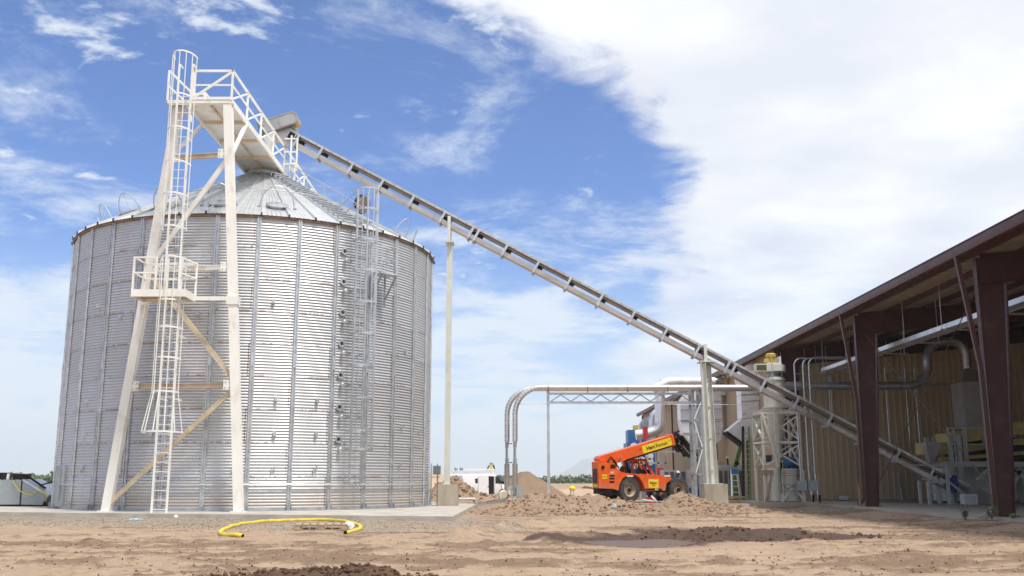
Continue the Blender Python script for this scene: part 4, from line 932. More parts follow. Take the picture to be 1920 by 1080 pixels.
for x in (1.72, 3.6, 5.5, 7.4, 8.9): q = MB(); q.lathe([(.128, -.025), (.15, -.025), (.15, .025), (.128, .025)], (x, 47.0, PZ), 16, axis='x'); q.bx(x-.03, x+.03, 47.0-.04, 47.0+.04, 5.275, 5.37); q.build('pipe_clamp', GALVD, tr)
q = MB(); q.tube([(.25, 47.05, 4.72), (1.72, TY-.08, 4.74), (9.0, TY-.08, 4.70), (12.8, 47.3, 4.68)], .012, 6); o = q.build('thin_conduit', GALVD, None); tag(o, 'thin conduit line strung along under the lattice truss', 'conduit')

# ------------------------------------------------------------------ things on and round the pad
# electrical stand beside the pier
es = thing('electrical_stand', 'grey electrical box on thin posts left of the tall conveyor post', 'electrical box', (-3.25, 42.0, PADZ))
q = MB(); [q.bar((x, 42.0, PADZ), (x, 42.0, 1.85), .05) for x in (-3.38, -3.12)]; q.bar((-3.45, 42.0, 1.3), (-3.0, 42.0, 1.3), .04); q.build('stand_post', GALV, es)
q = MB(); q.bx(-3.30, -2.98, 41.86, 41.97, 1.40, 1.76); q.build('box', GREYB, es)
q = MB(); q.tube(fillet([(-4.05, 41.9, 1.05), (-4.0, 41.9, 1.66), (-3.45, 41.95, 1.70)], .3), .022, 6); q.tube(fillet([(-3.1, 41.95, 1.4), (-3.1, 41.95, .35), (-2.85, 41.9, .28)], .2), .025, 6); q.build('conduit', GALV, es)
q = MB(); q.tube(fillet([(-2.2, 41.9, .42), (-1.5, 42.0, .42), (-1.45, 42.0, .0)], .1), .035, 8); o = q.build('bent_pipe', GALV, None); tag(o, 'low bent grey pipe leaving the pad beside the concrete pier', 'pipe')
# grey trough at the far left
gb = thing('unload_trough', 'large grey sheet metal trough with sloped end at the far left', 'metal trough', (-19.5, 41.0, PADZ))
ty = 40.2
def gp(u, v, dy=0): p = at(u, v, ty); return Vector((p.x, ty+dy, p.z))
def panel(name, pts, m, th=.06, par=gb): q = MB(); q.extrude(pts, (0, th, 0)); return q.build(name, m, par)
panel('side_panel', [gp(-70, 946), gp(37.5, 946), gp(41, 900.5), gp(-70, 900)], GREYB, 1.6); panel('end_panel', [gp(38.5, 946), gp(79, 947), gp(90, 930), gp(42, 900.5)], GREYB, 1.6)
panel('seam_strip', [gp(36.6, 946, -.02), gp(38.8, 946, -.02), gp(42.6, 900, -.02), gp(40.6, 900, -.02)], BLACK, .015)
panel('edge_flange', [gp(42, 901, -.03), gp(90, 931, -.03), gp(91, 928, -.03), gp(43, 898.5, -.03)], GALV, 1.7)
panel('base_skid', [gp(-70, 949.0, .1), gp(75, 949, .1), gp(76, 946.2, .1), gp(-70, 946.2, .1)], BLACK, 1.3)
panel('drive_box', [gp(19, 899, .2), gp(40, 899, .2), gp(41, 888.5, .2), gp(18.5, 888.5, .2)], BLACK, .6); panel('drive_box', [gp(-40, 899, .2), gp(3, 899, .2), gp(3, 886, .2), gp(-40, 886, .2)], BLACK, .6)
q = MB(); q.bar(gp(42, 892, .4), gp(77, 916, .4), .07); q.bar(gp(61, 910, .6), gp(90, 903, .6), .05); q.bar(gp(82, 947, 0), gp(87, 933, 0), .07); q.build('brace_arm', BLACK, gb)
q = MB(); q.tube([gp(x, y, -.08) for x, y in ((26, 901), (31, 910), (40, 921), (50, 926), (62, 928.5), (72, 922))], .018, 6); q.tube([gp(x, y, -.06) for x, y in ((74, 915), (84, 926), (93, 929), (88, 934), (86, 940))], .03, 6); cab = q.build('yellow_cable', HOSEY, gb)
q = MB(); q.bar(gp(10, 899, .2), gp(12, 888, .2), .09); q.build('marker_stub', WHITEP, gb)
q = MB(); p = gp(94, 903.5, 1.0); q.box((p.x, p.y, p.z+.05), (.26, .2, .30)); q.bar((p.x, p.y, p.z-.1), (p.x, p.y, PADZ), .06); o = q.build('junction_box', GREYB, None); tag(o, 'small green-grey junction box between the trough and the silo edge', 'junction box')
# hose, pallet, rag, scraps
hp = [at(455, 1009.5, 21.2), at(430, 1006, 21.4), at(415, 1003, 21.9), at(414, 998, 23), at(428, 993, 24.6), at(455, 988, 26.3), at(500, 983.5, 28), at(560, 981, 29), at(615, 981.5, 28.8), at(652, 984.5, 27.6), at(673, 989, 26.0), at(675, 993.5, 24.6), at(663, 999, 23.2), at(647, 1003, 22.5)]
def smooth(P, n=6):
    out = []
    for i in range(len(P)-1):
        p0, p1, p2, p3 = P[max(i-1, 0)], P[i], P[i+1], P[min(i+2, len(P)-1)]
        for k in range(n):
            t_ = k/n; out.append(.5*((2*p1)+(p2-p0)*t_+(2*p0-5*p1+4*p2-p3)*t_*t_+(3*p1-p0-3*p2+p3)*t_**3))
    return out+[P[-1]]
hp = smooth([Vector((p.x, p.y, 0)) for p in hp]); hz_ = top_z(np.array([p.x for p in hp]), np.array([p.y for p in hp])); hp = [Vector((p.x, p.y, z+.036)) for p, z in zip(hp, hz_)]
q = MB(); q.tube(hp, .047, 10, caps=False); ho = q.build('yellow_hose', HOSEY, None); tag(ho, 'thick yellow hose lying in a half loop round the wooden pallet', 'hose')
q = MB()
for p, d in ((hp[0], hp[0]-hp[1]), (hp[-1], hp[-1]-hp[-2])): d = d.normalized(); q.tube([p-d*.01, p+d*.002], .034, 10)
q.build('hose_opening', BLACK, ho)
pa = thing('wooden_pallet', 'weathered wooden pallet lying on the gravel inside the yellow hose', 'pallet', (-4.62, 24.6, Hs(-4.62, 24.6)), rotz=R_(9))
for i in range(7): q = MB(); q.bx(-.6+i*.183, -.6+i*.183+.115+random.uniform(0, .02), -.5, .5, .118, .138); q.build('deck_board', WOOD, pa)
for y in (-.47, 0, .47): q = MB(); q.bx(-.61, .61, y-.02, y+.02, .10-.0, .117); q.build('stringer_board', WOOD, pa)
for y in (-.47, 0, .47):
    for x in (-.55, 0, .55): q = MB(); q.bx(x-.07, x+.07, y-.045, y+.045, .02, .099); q.build('block', WOOD, pa)
for y in (-.47, 0, .47): q = MB(); q.bx(-.61, .61, y-.05, y+.05, .0, .019); q.build('bottom_board', WOOD, pa)
def crumple(name, label, cat, c, r, m, sq=(1, 1, .5), jit=.35):
    q = MB(); q.blob(c, r, 3, jit*.4, sq); q.v = [(x+r*jit*(vnoise(np.array([x*9/r*.3]), np.array([y*9/r*.3]), 3)[0]-.5), y, z) for x, y, z in q.v]; o = q.build(name, m, None, False); tag(o, label, cat); return o
def on_g(x, y, dz=0.0): return (x, y, float(top_z(np.array([x]), np.array([y]))[0])+dz)
crumple('plastic_wrap', 'scrap of white plastic wrap at the right end of the pallet', 'plastic scrap', on_g(-3.92, 24.4, .10), .12, WHITEB, (1, .8, .9))
crumple('rag', 'crumpled pale blue rag on the gravel in front of the silo', 'rag', on_g(-11.0, 29.6, .02), .24, CYANR, (1, .7, .18))
crumple('paper_scrap', 'small white paper scrap at the pad edge right of the tower ladder', 'litter', on_g(-10.3, 31.0, .05), .07, WHITEB, (1, 1, 1))
crumple('plastic_bottle', 'pale blue and white litter stuck in the dirt mound', 'litter', on_g(3.66, 36.3, .06), .13, mat('blue_white_litter', (.45, .62, .70), .4, var=.5, vs=14), (.6, .6, 1.2))
# yellow capped pipe stub, survey stake, weeds
yc_ = thing('capped_pipe', 'white pipe stub with round yellow cap standing in the dirt', 'capped pipe', on_g(2.75, 46.0))
z0 = Hs(2.75, 46.0); q = MB(); [q.cyl((x, 46, z0-.1), (x, 46, .70), .035) for x in (2.68, 2.82)]; q.build('stub', WHITEB, yc_)
q = MB(); q.blob((2.75, 46, .80), .15, 3, 0, (1.0, 1, .75)); q.build('cap', mat('yellow_cap', (.85, .70, .02), .35), yc_)
sk = thing('survey_stake', 'thin wooden survey stake with pink flag before the shed slab', 'survey stake', on_g(12.75, 37.0))
z0 = on_g(12.75, 37)[2]; q = MB(); q.bar((12.75, 37, z0-.05), (12.74, 37, z0+.88), .025); q.build('stake', LUMBER, sk)
q = MB(); q.extrude([(12.74, 36.98, z0+.76), (12.86, 36.97, z0+.70), (12.85, 36.98, z0+.66), (12.74, 36.98, z0+.70)], (0, .004, 0)); q.build('flag', PINK, sk)
def weed(label, x, y, h, n):
    z = on_g(x, y)[2]; w = thing('weed', label, 'weed', (x, y, z), 'green weeds along the slab edge')
    q, L = MB(), MB()
    for i in range(n):
        a = random.uniform(0, 2*PI); ln = h*random.uniform(.5, 1); tip = Vector((x+math.cos(a)*ln*.45, y+math.sin(a)*ln*.45, z+ln)); b = Vector((x, y, z-.02)); pts = [b+(tip-b)*k/4+Vector((0, 0, .12*h*math.sin(PI*k/4))) for k in range(5)]
        q.tube(pts, .008, 4)
        for k in range(16):
            p = pts[1+k % 4]+Vector([random.uniform(-.05, .05) for _ in range(3)]); d = Vector((random.uniform(-1, 1), random.uniform(-1, 1), random.uniform(-.2, .8))).normalized(); sd = d.cross(Vector((0, 0, 1))).normalized(); l_ = random.uniform(.07, .14)*(.5+h)
            L.quad(p, p+d*l_*.5+sd*l_*.22, p+d*l_, p+d*l_*.5-sd*l_*.22)
    q.build('stem', LEAF, w); L.build('leaves', LEAF, w, False)
weed('leafy green weed growing left of the near column foot', 12.35, 27.6, .36, 8); weed('thin pale weed in front of the near column foot', 12.75, 26.9, .40, 6); weed('low green tuft at the base of the near column', 13.15, 26.5, .18, 9)
# ------------------------------------------------------------------ steel building: open shed in front, closed hall behind
BX, BX2, Y_N, Y_W, Y_F, EZ = 13.3, 43.3, -13.4, 49.0, 101.0, 7.75   # eave lines, near end, dividing wall, far end, eave height
SL = 1/12.0; RX = (BX+BX2)/2
def rz(x): return EZ+SL*(min(x, 2*RX-x)-BX)
FLZ = .20
slab('shed_slab', [(BX-.35, -14.0), (BX2, -14.0), (BX2, Y_F), (BX-.35, Y_F)], -.3, FLZ, SLABM)
sh = thing('steel_building', 'tan and maroon steel building with open shed bay and closed hall behind', 'building', (BX, Y_W, FLZ))
# frames
for y in (-13.05, -2.85, 7.35, 17.55, 27.75, 37.95, 48.6):
    q = MB(); q.bx(BX, BX+.02, y-.11, y+.11, FLZ, EZ-.30); cl = q.build('column', MAROON, sh)
    q = MB(); q.extrude([(BX+.021, y-.008, FLZ), (BX+.44, y-.008, FLZ), (BX+.84, y-.008, EZ-.28), (BX+.021, y-.008, EZ-.28)], (0, .016, 0)); q.build('web', MAROON, cl)
    q = MB(); q.bar((BX+.45, y, FLZ), (BX+.85, y, EZ-1.0), .02, .22, up=(0, 1, 0)); q.build('inner_flange', MAROON, cl)
    q = MB(); q.bx(BX-.05, BX+.56, y-.16, y+.16, FLZ, FLZ+.02); q.build('base_plate', MAROON, cl); q = MB(); q.bar((BX+.03, y-.012, EZ-1.05), (BX+.82, y-.012, EZ-1.0), .18, .015); q.build('stiffener_plate', MAROON, cl)
    # rafter: tapered I to the ridge and down
    q = MB(); q.ibeam((BX+.22, y, rz(BX+.22)-.62), (RX, y, rz(RX)-.52), .86, .20, .02, depth2=.66); q.ibeam((RX+.01, y, rz(RX)-.52), (BX2-.3, y, rz(BX2-.3)-.62), .66, .20, .02, depth2=.86); q.build('rafter', MAROON, sh)
    q = MB(); q.ibeam((BX2-.3, y, FLZ), (BX2-.3, y, EZ-.3), .6, .22, .02, up=(1, 0, 0)); q.build('column', MAROON, sh)
# purlins and roof sheets
k = 0; x = BX+.10
while x < RX:
    for xx in (x, 2*RX-x):
        q = MB(); q.bx(xx-.03, xx+.03, Y_N-.3, Y_W-.02, rz(xx)-.215, rz(xx)-.02); q.build('purlin', MAROON, sh)
    x += 1.52
for x in (BX+2.6, BX+5.6): q = MB(); [q.bar((x+.1, y0+.4, rz(x)-.30), (x+1.4, y0+1.6, rz(x+1.4)-.9), .05) for y0 in (27.75, 37.95)]; q.build('flange_brace', MAROON, sh)
q = MB(); nx_ = 60
def roof_prof():
    pts = []; x = BX-.42
    return pts
for side in (0, 1):
    for i in range(28):
        ya, yb = Y_N-.35+(Y_F+.3-Y_N+.35)*i/28, Y_N-.35+(Y_F+.3-Y_N+.35)*(i+1)/28
        q = MB(); xe = BX-.40 if side == 0 else BX2+.40
        q.add([(xe, ya, rz(BX)-.02-.40*SL), (RX, ya, rz(RX)+.0), (RX, yb, rz(RX)+.0), (xe, yb, rz(BX)-.02-.40*SL), (xe, ya, rz(BX)+.03-.40*SL), (RX, ya, rz(RX)+.05), (RX, yb, rz(RX)+.05), (xe, yb, rz(BX)+.03-.40*SL)],
              [(0,1,2,3),(4,5,6,7),(0,1,5,4),(1,2,6,5),(2,3,7,6),(3,0,4,7)])
        # ribs underneath read as the joints of the panel
        n = 6
        if side == 0 and ya < Y_W:
            for j in range(n): yy = ya+(yb-ya)*(j+.5)/n; q.bar((BX-.38, yy, rz(BX)-.035-.38*SL), (RX-9, yy, rz(RX-9)-.015), .05, .028)
        q.build('roof_sheet', SOFFIT, sh, False)
# gutter and downspouts
q = MB(); zg = EZ-.06; q.extrude([(BX-.41, Y_N-.4, zg-.20), (BX-.41, Y_N-.4, zg+.06), (BX-.60, Y_N-.4, zg+.06), (BX-.62, Y_N-.4, zg-.04), (BX-.56, Y_N-.4, zg-.20)], (0, Y_F+.3-Y_N+.4, 0)); q.build('gutter', MAROOND, sh)
q = MB(); q.bar((BX-.50, Y_N-.4, zg+.075), (BX-.50, Y_F+.3, zg+.075), .26, .016); q.build('eave_trim', mat('eave_trim', (.20, .14, .16), .35, .1), sh)
for y in (27.75, 37.95, 17.55):
    q = MB(); p = [(BX-.50, y-.02, zg-.2), (BX-.47, y-.02, zg-.45), (BX-.14, y-.13, zg-3.4), (BX-.10, y-.13, FLZ+.25), (BX-.32, y-.13, FLZ+.05)]
    for a_, b_ in zip(p[:-1], p[1:]): q.bar(a_, b_, .12, .10, up=(0, 1, 0))
    q.build('downspout', MAROOND, sh)
q = MB(); q.bar((BX-.35, 27.62, FLZ+.06), (BX-.52, 27.62, FLZ-.02), .11, .08); q.build('spout_elbow', GALVD, sh)
# ribbed siding panels, one mesh shared
def siding_mesh(w, h0, h1):
    pr = []; n = 3
    for i in range(n):
        x = i*w/n; r = .05
        pr += [(x, 0), (x+.018, .045), (x+.05, .045), (x+.068, 0), (x+.13, 0), (x+.14, .006), (x+.15, 0), (x+.21, 0), (x+.22, .006), (x+.23, 0)]
    pr.append((w, 0)); q = MB(); k = len(pr)
    q.add([(x, -d, h0) for x, d in pr]+[(x, -d, h1) for x, d in pr], [(i, i+1, k+i+1, k+i) for i in range(k-1)]); return q.mesh('siding_panel', TAN, False)
PW = .914
n = int((BX2-BX)/PW)
for i in range(n):                                                  # dividing wall faces the camera
    x = BX+.12+i*PW; me = siding_mesh(PW, 0, min(rz(x), rz(x+PW))-.26-FLZ) ; placed('siding_panel', me, sh, (x-BX, 0, 0))
side_me = siding_mesh(PW, 0, EZ-.12-FLZ)
for i in range(int((Y_F-Y_W)/PW)): placed('siding_panel', side_me, sh, (-.01, (Y_F-Y_W)-i*PW, 0), -PI/2)
q = MB(); q.bx(BX-.055, BX+.12, Y_W-.06, Y_W+.12, FLZ, EZ-.12); q.build('corner_trim', MAROOND, sh)
q = MB(); q.bx(BX+.50, BX+.62, Y_W-.05, Y_W-.004, FLZ, EZ-.3); q.build('corner_trim', MAROOND, sh)
for y in (56.0, 64.5, 73, 82, 91, 100.6): q = MB(); q.bx(BX-.16, BX-.045, y-.07, y+.07, FLZ, EZ-.2); q.build('wall_downspout', MAROOND, sh)
q = MB(); q.bx(BX+.02, BX2, Y_F-.05, Y_F+.05, FLZ, EZ); q.bx(BX2-.02, BX2+.04, Y_N, Y_F, FLZ, EZ); q.build('far_wall', TAN, sh)
q = MB(); q.bx(BX+.7, BX2, Y_W-.06, Y_W-.036, FLZ, FLZ+.07); q.build('base_trim', CONCD, sh)
# crossed rod bracing
q = MB(); q.tube([(BX+.25, 37.8, EZ-.9), (BX+.30, 27.9, .55)], .016, 6); q.build('brace_rod', MAROON, sh); q = MB(); q.tube([(BX+.25, 27.9, EZ-.9), (BX+.30, 37.8, .75)], .016, 6); q.build('brace_rod', MAROON, sh)

# ------------------------------------------------------------------ hung under the roof
ct = thing('cable_tray', 'long bright cable tray hung on rods under the shed roof', 'cable tray', (14.6, 36, 6.2))
for a, b in ((24.0, 30.8), (30.82, 38.6), (38.62, 46.0)):
    q = MB(); q.bx(14.45, 14.47, a, b, 6.14, 6.30).bx(14.98, 15.0, a, b, 6.14, 6.30).bx(14.472, 14.978, a, b, 6.145, 6.165); q.build('tray_section', mat('tray_metal', (.74, .75, .77), .35, .7), ct)
for y in (26.0, 29.4, 32.6, 35.8, 39, 42.2, 45.4):
    q = MB(); q.bx(14.30, 15.75, y-.03, y+.03, 6.08, 6.135); hb = q.build('hanger_bar', GALVD, ct)
    for x in (14.36, 15.6): q = MB(); q.bar((x, y, 6.1), (x, y, rz(x)-.22), .022); q.build('hanger_rod', GALV, hb)
cr = thing('conduit_rack', 'row of conduits on strut hangers along the back wall of the shed', 'conduit rack', (16, 48, 6))
q = MB(); q.tube([(13.9, 48.2, 6.28), (20.5, 48.2, 6.28)], .03, 6); q.tube([(14.2, 48.35, 5.78), (24, 48.35, 5.78)], .045, 6); q.tube([(13.8, 48.6, 4.0), (17.0, 48.6, 4.0)], .035, 6); q.build('conduit', GALV, cr)
for x in (14.35, 14.9, 15.4, 16.8, 18.4): q = MB(); q.bar((x, 48.2, 6.25), (x, 48.2, rz(x)-.24), .022); q.build('hanger_rod', GALV, cr)
for (x, y0, y1) in ((15.25, 45.8, 48.3), (14.9, 44.5, 48.2)): q = MB(); q.bx(x-.03, x+.03, y0, y1, 6.20, 6.25); q.build('strut_bar', GALVD, cr)
q = MB(); q.tube([(15.62, 48.7, 6.2), (15.62, 48.7, 4.2)], .03, 6); q.tube([(15.72, 48.7, 6.2), (15.72, 48.7, 4.2)], .03, 6); q.build('drop_conduit', GALV, cr)
du = thing('exhaust_duct', 'round galvanised duct running across the shed and arching down into a hopper', 'duct', (15, 44.4, 5.3))
dy, dz_ = 44.4, 5.33
pts = fillet([(12.1, dy, dz_), (18.75, dy, dz_), (18.75, dy, 7.35), (20.55, dy, 7.35), (20.55, dy, 6.1)], .95, 7)
q = MB(); q.tube(pts, .19, 18); q.build('duct_run', DUCT, du)
for i, p in enumerate(pts[1:-1]): d = (pts[i+2]-pts[i]).normalized(); q = MB(); q.tube([p-d*.02, p+d*.02], .203, 18); q.build('elbow_seam', GALVD, du)
for x in (13.6, 15.6, 16.9): q = MB(); q.tube([(x, dy, dz_), (x+.05, dy, dz_)], .215, 18); q.build('duct_collar', GALVD, du)
q = MB(); q.extrude([(20.35, dy-.2, 6.1), (20.75, dy-.2, 6.1), (21.6, dy-.7, 5.45), (19.95, dy-.7, 5.45)], (0, .4, 0)); q.bx(19.95, 21.7, dy-.72, dy+.5, 3.4, 5.45); q.build('hood', GREYM, du)
for x in (16.4, 17.6): q = MB(); q.bar((x, dy, dz_+.2), (x, dy, rz(x)-.25), .02); q.build('hanger_rod', GALV, du)
q = MB(); [q.tube([(x, 46.5, 6.4), (x, 46.5, 2.9)], .03, 6) for x in (17.6, 18.55, 19.0)]; o = q.build('drop_pipe', GALV, None); tag(o, 'three thin pipes hanging down behind the yellow machine', 'pipe')

# ------------------------------------------------------------------ seed cleaning machine on its platform
mc = thing('seed_cleaner', 'yellow shaking screen machine on sage green steel platform inside the shed', 'seed cleaner', (19.5, 42.5, FLZ))
def mp_(u, v, y): return at(u, v, y)
YM = 42.0; DZ = 1.93
q = MB(); q.bx(17.55, 24.5, YM-.1, YM+.02, DZ-.22, DZ).bx(17.55, 24.5, YM+2.3, YM+2.42, DZ-.22, DZ); q.build('platform_beam', SEAGRN, mc)
q = MB(); q.bx(17.55, 24.5, YM+.022, YM+2.298, DZ-.05, DZ-.01); q.build('deck_plate', mat('dark_deck', (.16, .17, .15), .6), mc)
for x in (18.42, 18.78, 22.4): 
    for y in (YM-.02, YM+2.36):
        q = MB(); q.bar((x, y, FLZ), (x, y, DZ-.22 if x > 20 else 3.05), .16, .14, up=(0, 1, 0)); q.build('platform_leg', SEAGRN, mc)
for a_, b_ in (((18.9, .35), (20.9, 1.7)), ((19.4, 1.2), (20.3, 1.9)), ((21.3, 1.7), (20.6, .3)), ((22.3, .4), (20.9, 1.65)), ((20.3, 1.72), (21.3, 1.5))): q = MB(); q.bar((a_[0], YM-.04, a_[1]), (b_[0], YM-.04, b_[1]), .12, .08, up=(0, 1, 0)); q.build('platform_brace', SEAGRN, mc)
for (x, z0, z1) in ((18.35, DZ, 3.35), (18.6, DZ, 3.32), (19.0, DZ, 3.3), (19.1, DZ, 3.3), (22.2, DZ, 3.9), (22.6, DZ, 3.9), (22.9, DZ, 3.9), (23.2, DZ, 3.9)): q = MB(); q.bar((x, YM-.05, z0), (x, YM-.05, z1), .06); q.build('rail_post', SEAGRN, mc)
for z in (2.65, 3.32): q = MB(); q.bar((18.35, YM-.05, z), (24.4, YM-.05, z), .05); q.build('guard_rail', SEAGRN, mc)
q = MB(); q.bx(17.6, 18.55, YM+.3, YM+1.6, 2.25, 2.75); q.build('screen_end', MACHY, mc)
q = MB(); q.extrude([(18.6, YM+.3, 2.65), (18.6, YM+.3, 3.15), (24.4, YM+.3, 4.0), (24.4, YM+.3, 3.5)], (0, 1.5, 0)); q.build('screen_box', MACHY, mc)
q = MB(); q.extrude([(18.6, YM+.4, 2.25), (18.6, YM+.4, 2.5), (24.4, YM+.4, 3.3), (24.4, YM+.4, 3.05)], (0, 1.3, 0)); q.extrude([(18.6, YM+.4, 1.98), (18.6, YM+.4, 2.14), (24.4, YM+.4, 2.6), (24.4, YM+.4, 2.45)], (0, 1.3, 0)); q.build('screen_deck', MACHY, mc)
q = MB(); q.bx(18.8, 24.3, YM+.7, YM+1.5, 2.0, 2.9); q.build('screen_core', mat('dark_machine', (.05, .045, .04), .7), mc)
def hopper(cx, cy, z0, z1, w, wb, name='hopper'):
    q = MB(); zm = z0+(z1-z0)*.62
    def sq_(w_, z): return [(cx-w_/2, cy-w_/2, z), (cx+w_/2, cy-w_/2, z), (cx+w_/2, cy+w_/2, z), (cx-w_/2, cy+w_/2, z)]
    q.add(sq_(w, z1)+sq_(w, zm)+sq_(wb, z0+.0)+sq_(wb, z0-.12), [(0,1,5,4),(1,2,6,5),(2,3,7,6),(3,0,4,7),(4,5,9,8),(5,6,10,9),(6,7,11,10),(7,4,8,11),(8,9,13,12),(9,10,14,13),(10,11,15,14),(11,8,12,15),(0,1,2,3)])
    return q.build(name, GREYM, mc)
hopper(17.55, YM-.1, 2.0, 2.72, .56, .24, 'feed_hopper'); hopper(20.1, YM-.35, 2.2, 3.12, .66, .30, 'discharge_hopper')
q = MB(); q.bx(20.0, 20.45, YM-.1, YM+.1, 1.15, 1.5); q.build('feeder_box', SEAGRN, mc)
q = MB(); q.bx(22.2, 23.6, YM+.6, YM+1.4, 2.2, 3.0); q.build('drive_cover', BLUEP, mc)
q = MB(); q.bar((24.2, YM-.06, .5), (22.6, YM-.06, 1.5), .1); q.build('stair_rail', SEAGRN, mc)
bn = thing('white_bin', 'large white bin panels standing behind the platform legs', 'bin', (20.5, 44.4, FLZ))
q = MB(); q.bx(19.3, 21.6, 44.6, 46.4, FLZ+.05, 1.85); q.build('body', WHITEB, bn); q = MB(); q.bx(21.8, 24.2, 44.6, 46.0, FLZ+.05, 2.4); q.build('body', WHITEB, bn); q = MB(); q.bx(19.25, 24.3, 44.55, 46.4, FLZ, FLZ+.05); q.build('skid', BLACK, bn)
stl = thing('conveyor_stand', 'small sage green steel stand carrying the conveyor tail', 'steel stand', (17.5, CYY, FLZ))
for x, y in ((16.95, -.45), (17.75, -.45), (16.95, .45), (17.75, .45)): q = MB(); q.bar((x, CYY+y, FLZ), (x, CYY+y, 1.15 if x < 17.3 else 1.75), .11); q.build('stand_leg', SEAGRN, stl)
for z in (.72, 1.10): q = MB(); q.bar((16.95, CYY-.45, z), (17.75, CYY-.45, z), .08); q.build('stand_rail', SEAGRN, stl)
q = MB(); q.bar((17.8, CYY-.46, 1.1), (18.6, CYY-.46, .4), .07); q.bar((17.0, CYY-.40, 1.0), (17.7, CYY-.40, .35), .06); q.build('stand_brace', SEAGRN, stl)
q = MB(); q.bar((16.2, CYY-.40, 1.77), (17.8, CYY-.40, 1.77), .05); q.build('stand_rail', SEAGRN, stl)
crumple('blue_cloth', 'blue cloth bundle tied on the lower end of the conveyor', 'cloth', tuple(cp(18.05, .02, -.30)), .20, BLUEC, (.9, .5, 1.5), .8)
tb = MB(); tb.bx(18.05, 18.60, CYY-1.1, CYY-.75, FLZ+.02, FLZ+.42); o = tb.build('plastic_tote', WHITEB, None); o2 = MB(); o2.bx(18.12, 18.53, CYY-1.112, CYY-1.102, FLZ+.07, FLZ+.36); o2.build('side_panel', mat('tote_panel', (.60, .60, .60), .5), o); tag(o, 'white plastic tote on the shed floor beside the platform leg', 'tote')
wl = thing('wall_light', 'small grey light fixture lying at the foot of the tan wall', 'light fixture', (15.9, 48.4, FLZ))
q = MB(); q.tube([(15.68, 48.5, FLZ+.14), (16.15, 48.5, FLZ+.14)], .14, 12); q.build('housing', GALVD, wl); q = MB(); q.bx(15.70, 16.13, 48.33, 48.37, FLZ+.04, FLZ+.24); q.build('lens', WHITEB, wl)
q = MB(); q.tube(fillet([(18.85, 48.7, FLZ), (18.82, 48.7, .85), (18.72, 48.7, 1.0), (18.70, 48.7, 1.5)], .1), .05, 8); o = q.build('drain_pipe', GALVD, None); tag(o, 'short bent drain pipe standing up against the shed back wall', 'pipe')
q = MB(); q.add([(17.2+1.7*math.cos(a)-.2*math.sin(2*a), 45.6+.9*math.sin(a)+.3*math.cos(3*a), FLZ+.004) for a in [2*PI*i/26 for i in range(26)]], [tuple(range(26))]); o = q.build('floor_water', mat('wet_stain', (.06, .045, .035), .18), None, False); tag(o, kind='structure')

# ------------------------------------------------------------------ cyclone dust collector
CCX, CCY, PLZ = 11.75, 44.3, .26
q = MB(); q.extrude([(10.35, 43.3, -.3), (11.0, 42.55, -.3), (13.0, 42.55, -.3), (13.0, 46, -.3), (10.35, 46, -.3)], (0, 0, PLZ+.3)); o = q.build('concrete_plinth', CONCD, None, False); tag(o, 'stained concrete plinth under the cream cyclone dust collector', 'concrete plinth')
cy = thing('cyclone', 'cream cyclone dust collector on braced legs with yellow motor on top', 'dust collector', (CCX, CCY, PLZ))
q = MB(); q.lathe([(.47, 4.36), (.47, 5.66), (.30, 5.72)], (CCX, CCY, 0), 28); q.build('barrel', CREAMTANK, cy)
for z in (4.32, 5.55): q = MB(); q.lathe([(.47, z), (.53, z), (.53, z+.06), (.47, z+.06)], (CCX, CCY, 0), 28); q.build('flange_ring', CREAMTANK, cy)
q = MB(); q.lathe([(.46, 4.33), (.35, 3.62), (.37, 3.60), (.37, 3.25), (.18, 2.55), (.18, 2.1)], (CCX, CCY, 0), 24); q.build('cone', CREAMTANK, cy)
q = MB(); q.lathe([(.26, 5.70), (.26, 5.84), (.36, 5.94)], (CCX, CCY, 0), 20); q.build('neck', GALVD, cy)
q = MB(); q.lathe([(.0, 5.95), (.50, 5.95), (.50, 6.24), (.0, 6.24)], (CCX+.05, CCY, 0), 28); q.bx(CCX-.90, CCX-.15, CCY-.52, CCY-.12, 5.93, 6.26); fh = q.build('fan_housing', CREAMTANK, cy)
q = MB(); q.bx(CCX-.87, CCX-.42, CCY-.525, CCY-.50, 5.96, 6.21); q.build('fan_opening', mat('olive_inside', (.10, .085, .02), .7), fh)
q = MB(); q.bx(CCX-.35, CCX+.30, CCY-.35, CCY+.35, 6.25, 6.33); q.bx(CCX+.22, CCX+.30, CCY-.3, CCY+.3, 6.33, 6.62); q.build('motor_plate', CREAMTANK, cy)
q = MB(); q.lathe([(.0, 6.34), (.18, 6.34), (.18, 6.60), (.23, 6.61), (.23, 6.74), (.19, 6.78), (.0, 6.79)], (CCX-.07, CCY, 0), 20); mo = q.build('motor', GOLD, cy)
for k in range(14): a_ = 2*PI*k/14; q = MB(); q.bar((CCX-.07+.19*math.cos(a_), CCY+.19*math.sin(a_), 6.35), (CCX-.07+.19*math.cos(a_), CCY+.19*math.sin(a_), 6.59), .025); q.build('motor_fin', GOLD, mo)
q = MB(); q.bx(CCX-.42, CCX-.25, CCY-.32, CCY-.1, 6.35, 6.52); q.build('terminal_box', GOLD, mo)
HW, RZ = .80, 4.12
for sx, sy in ((-1, -1), (1, -1), (1, 1), (-1, 1)):
    q = MB(); q.bar((CCX+sx*HW, CCY+sy*HW, PLZ), (CCX+sx*HW, CCY+sy*HW, RZ-.09), .10); q.build('frame_leg', CREAMTANK, cy)
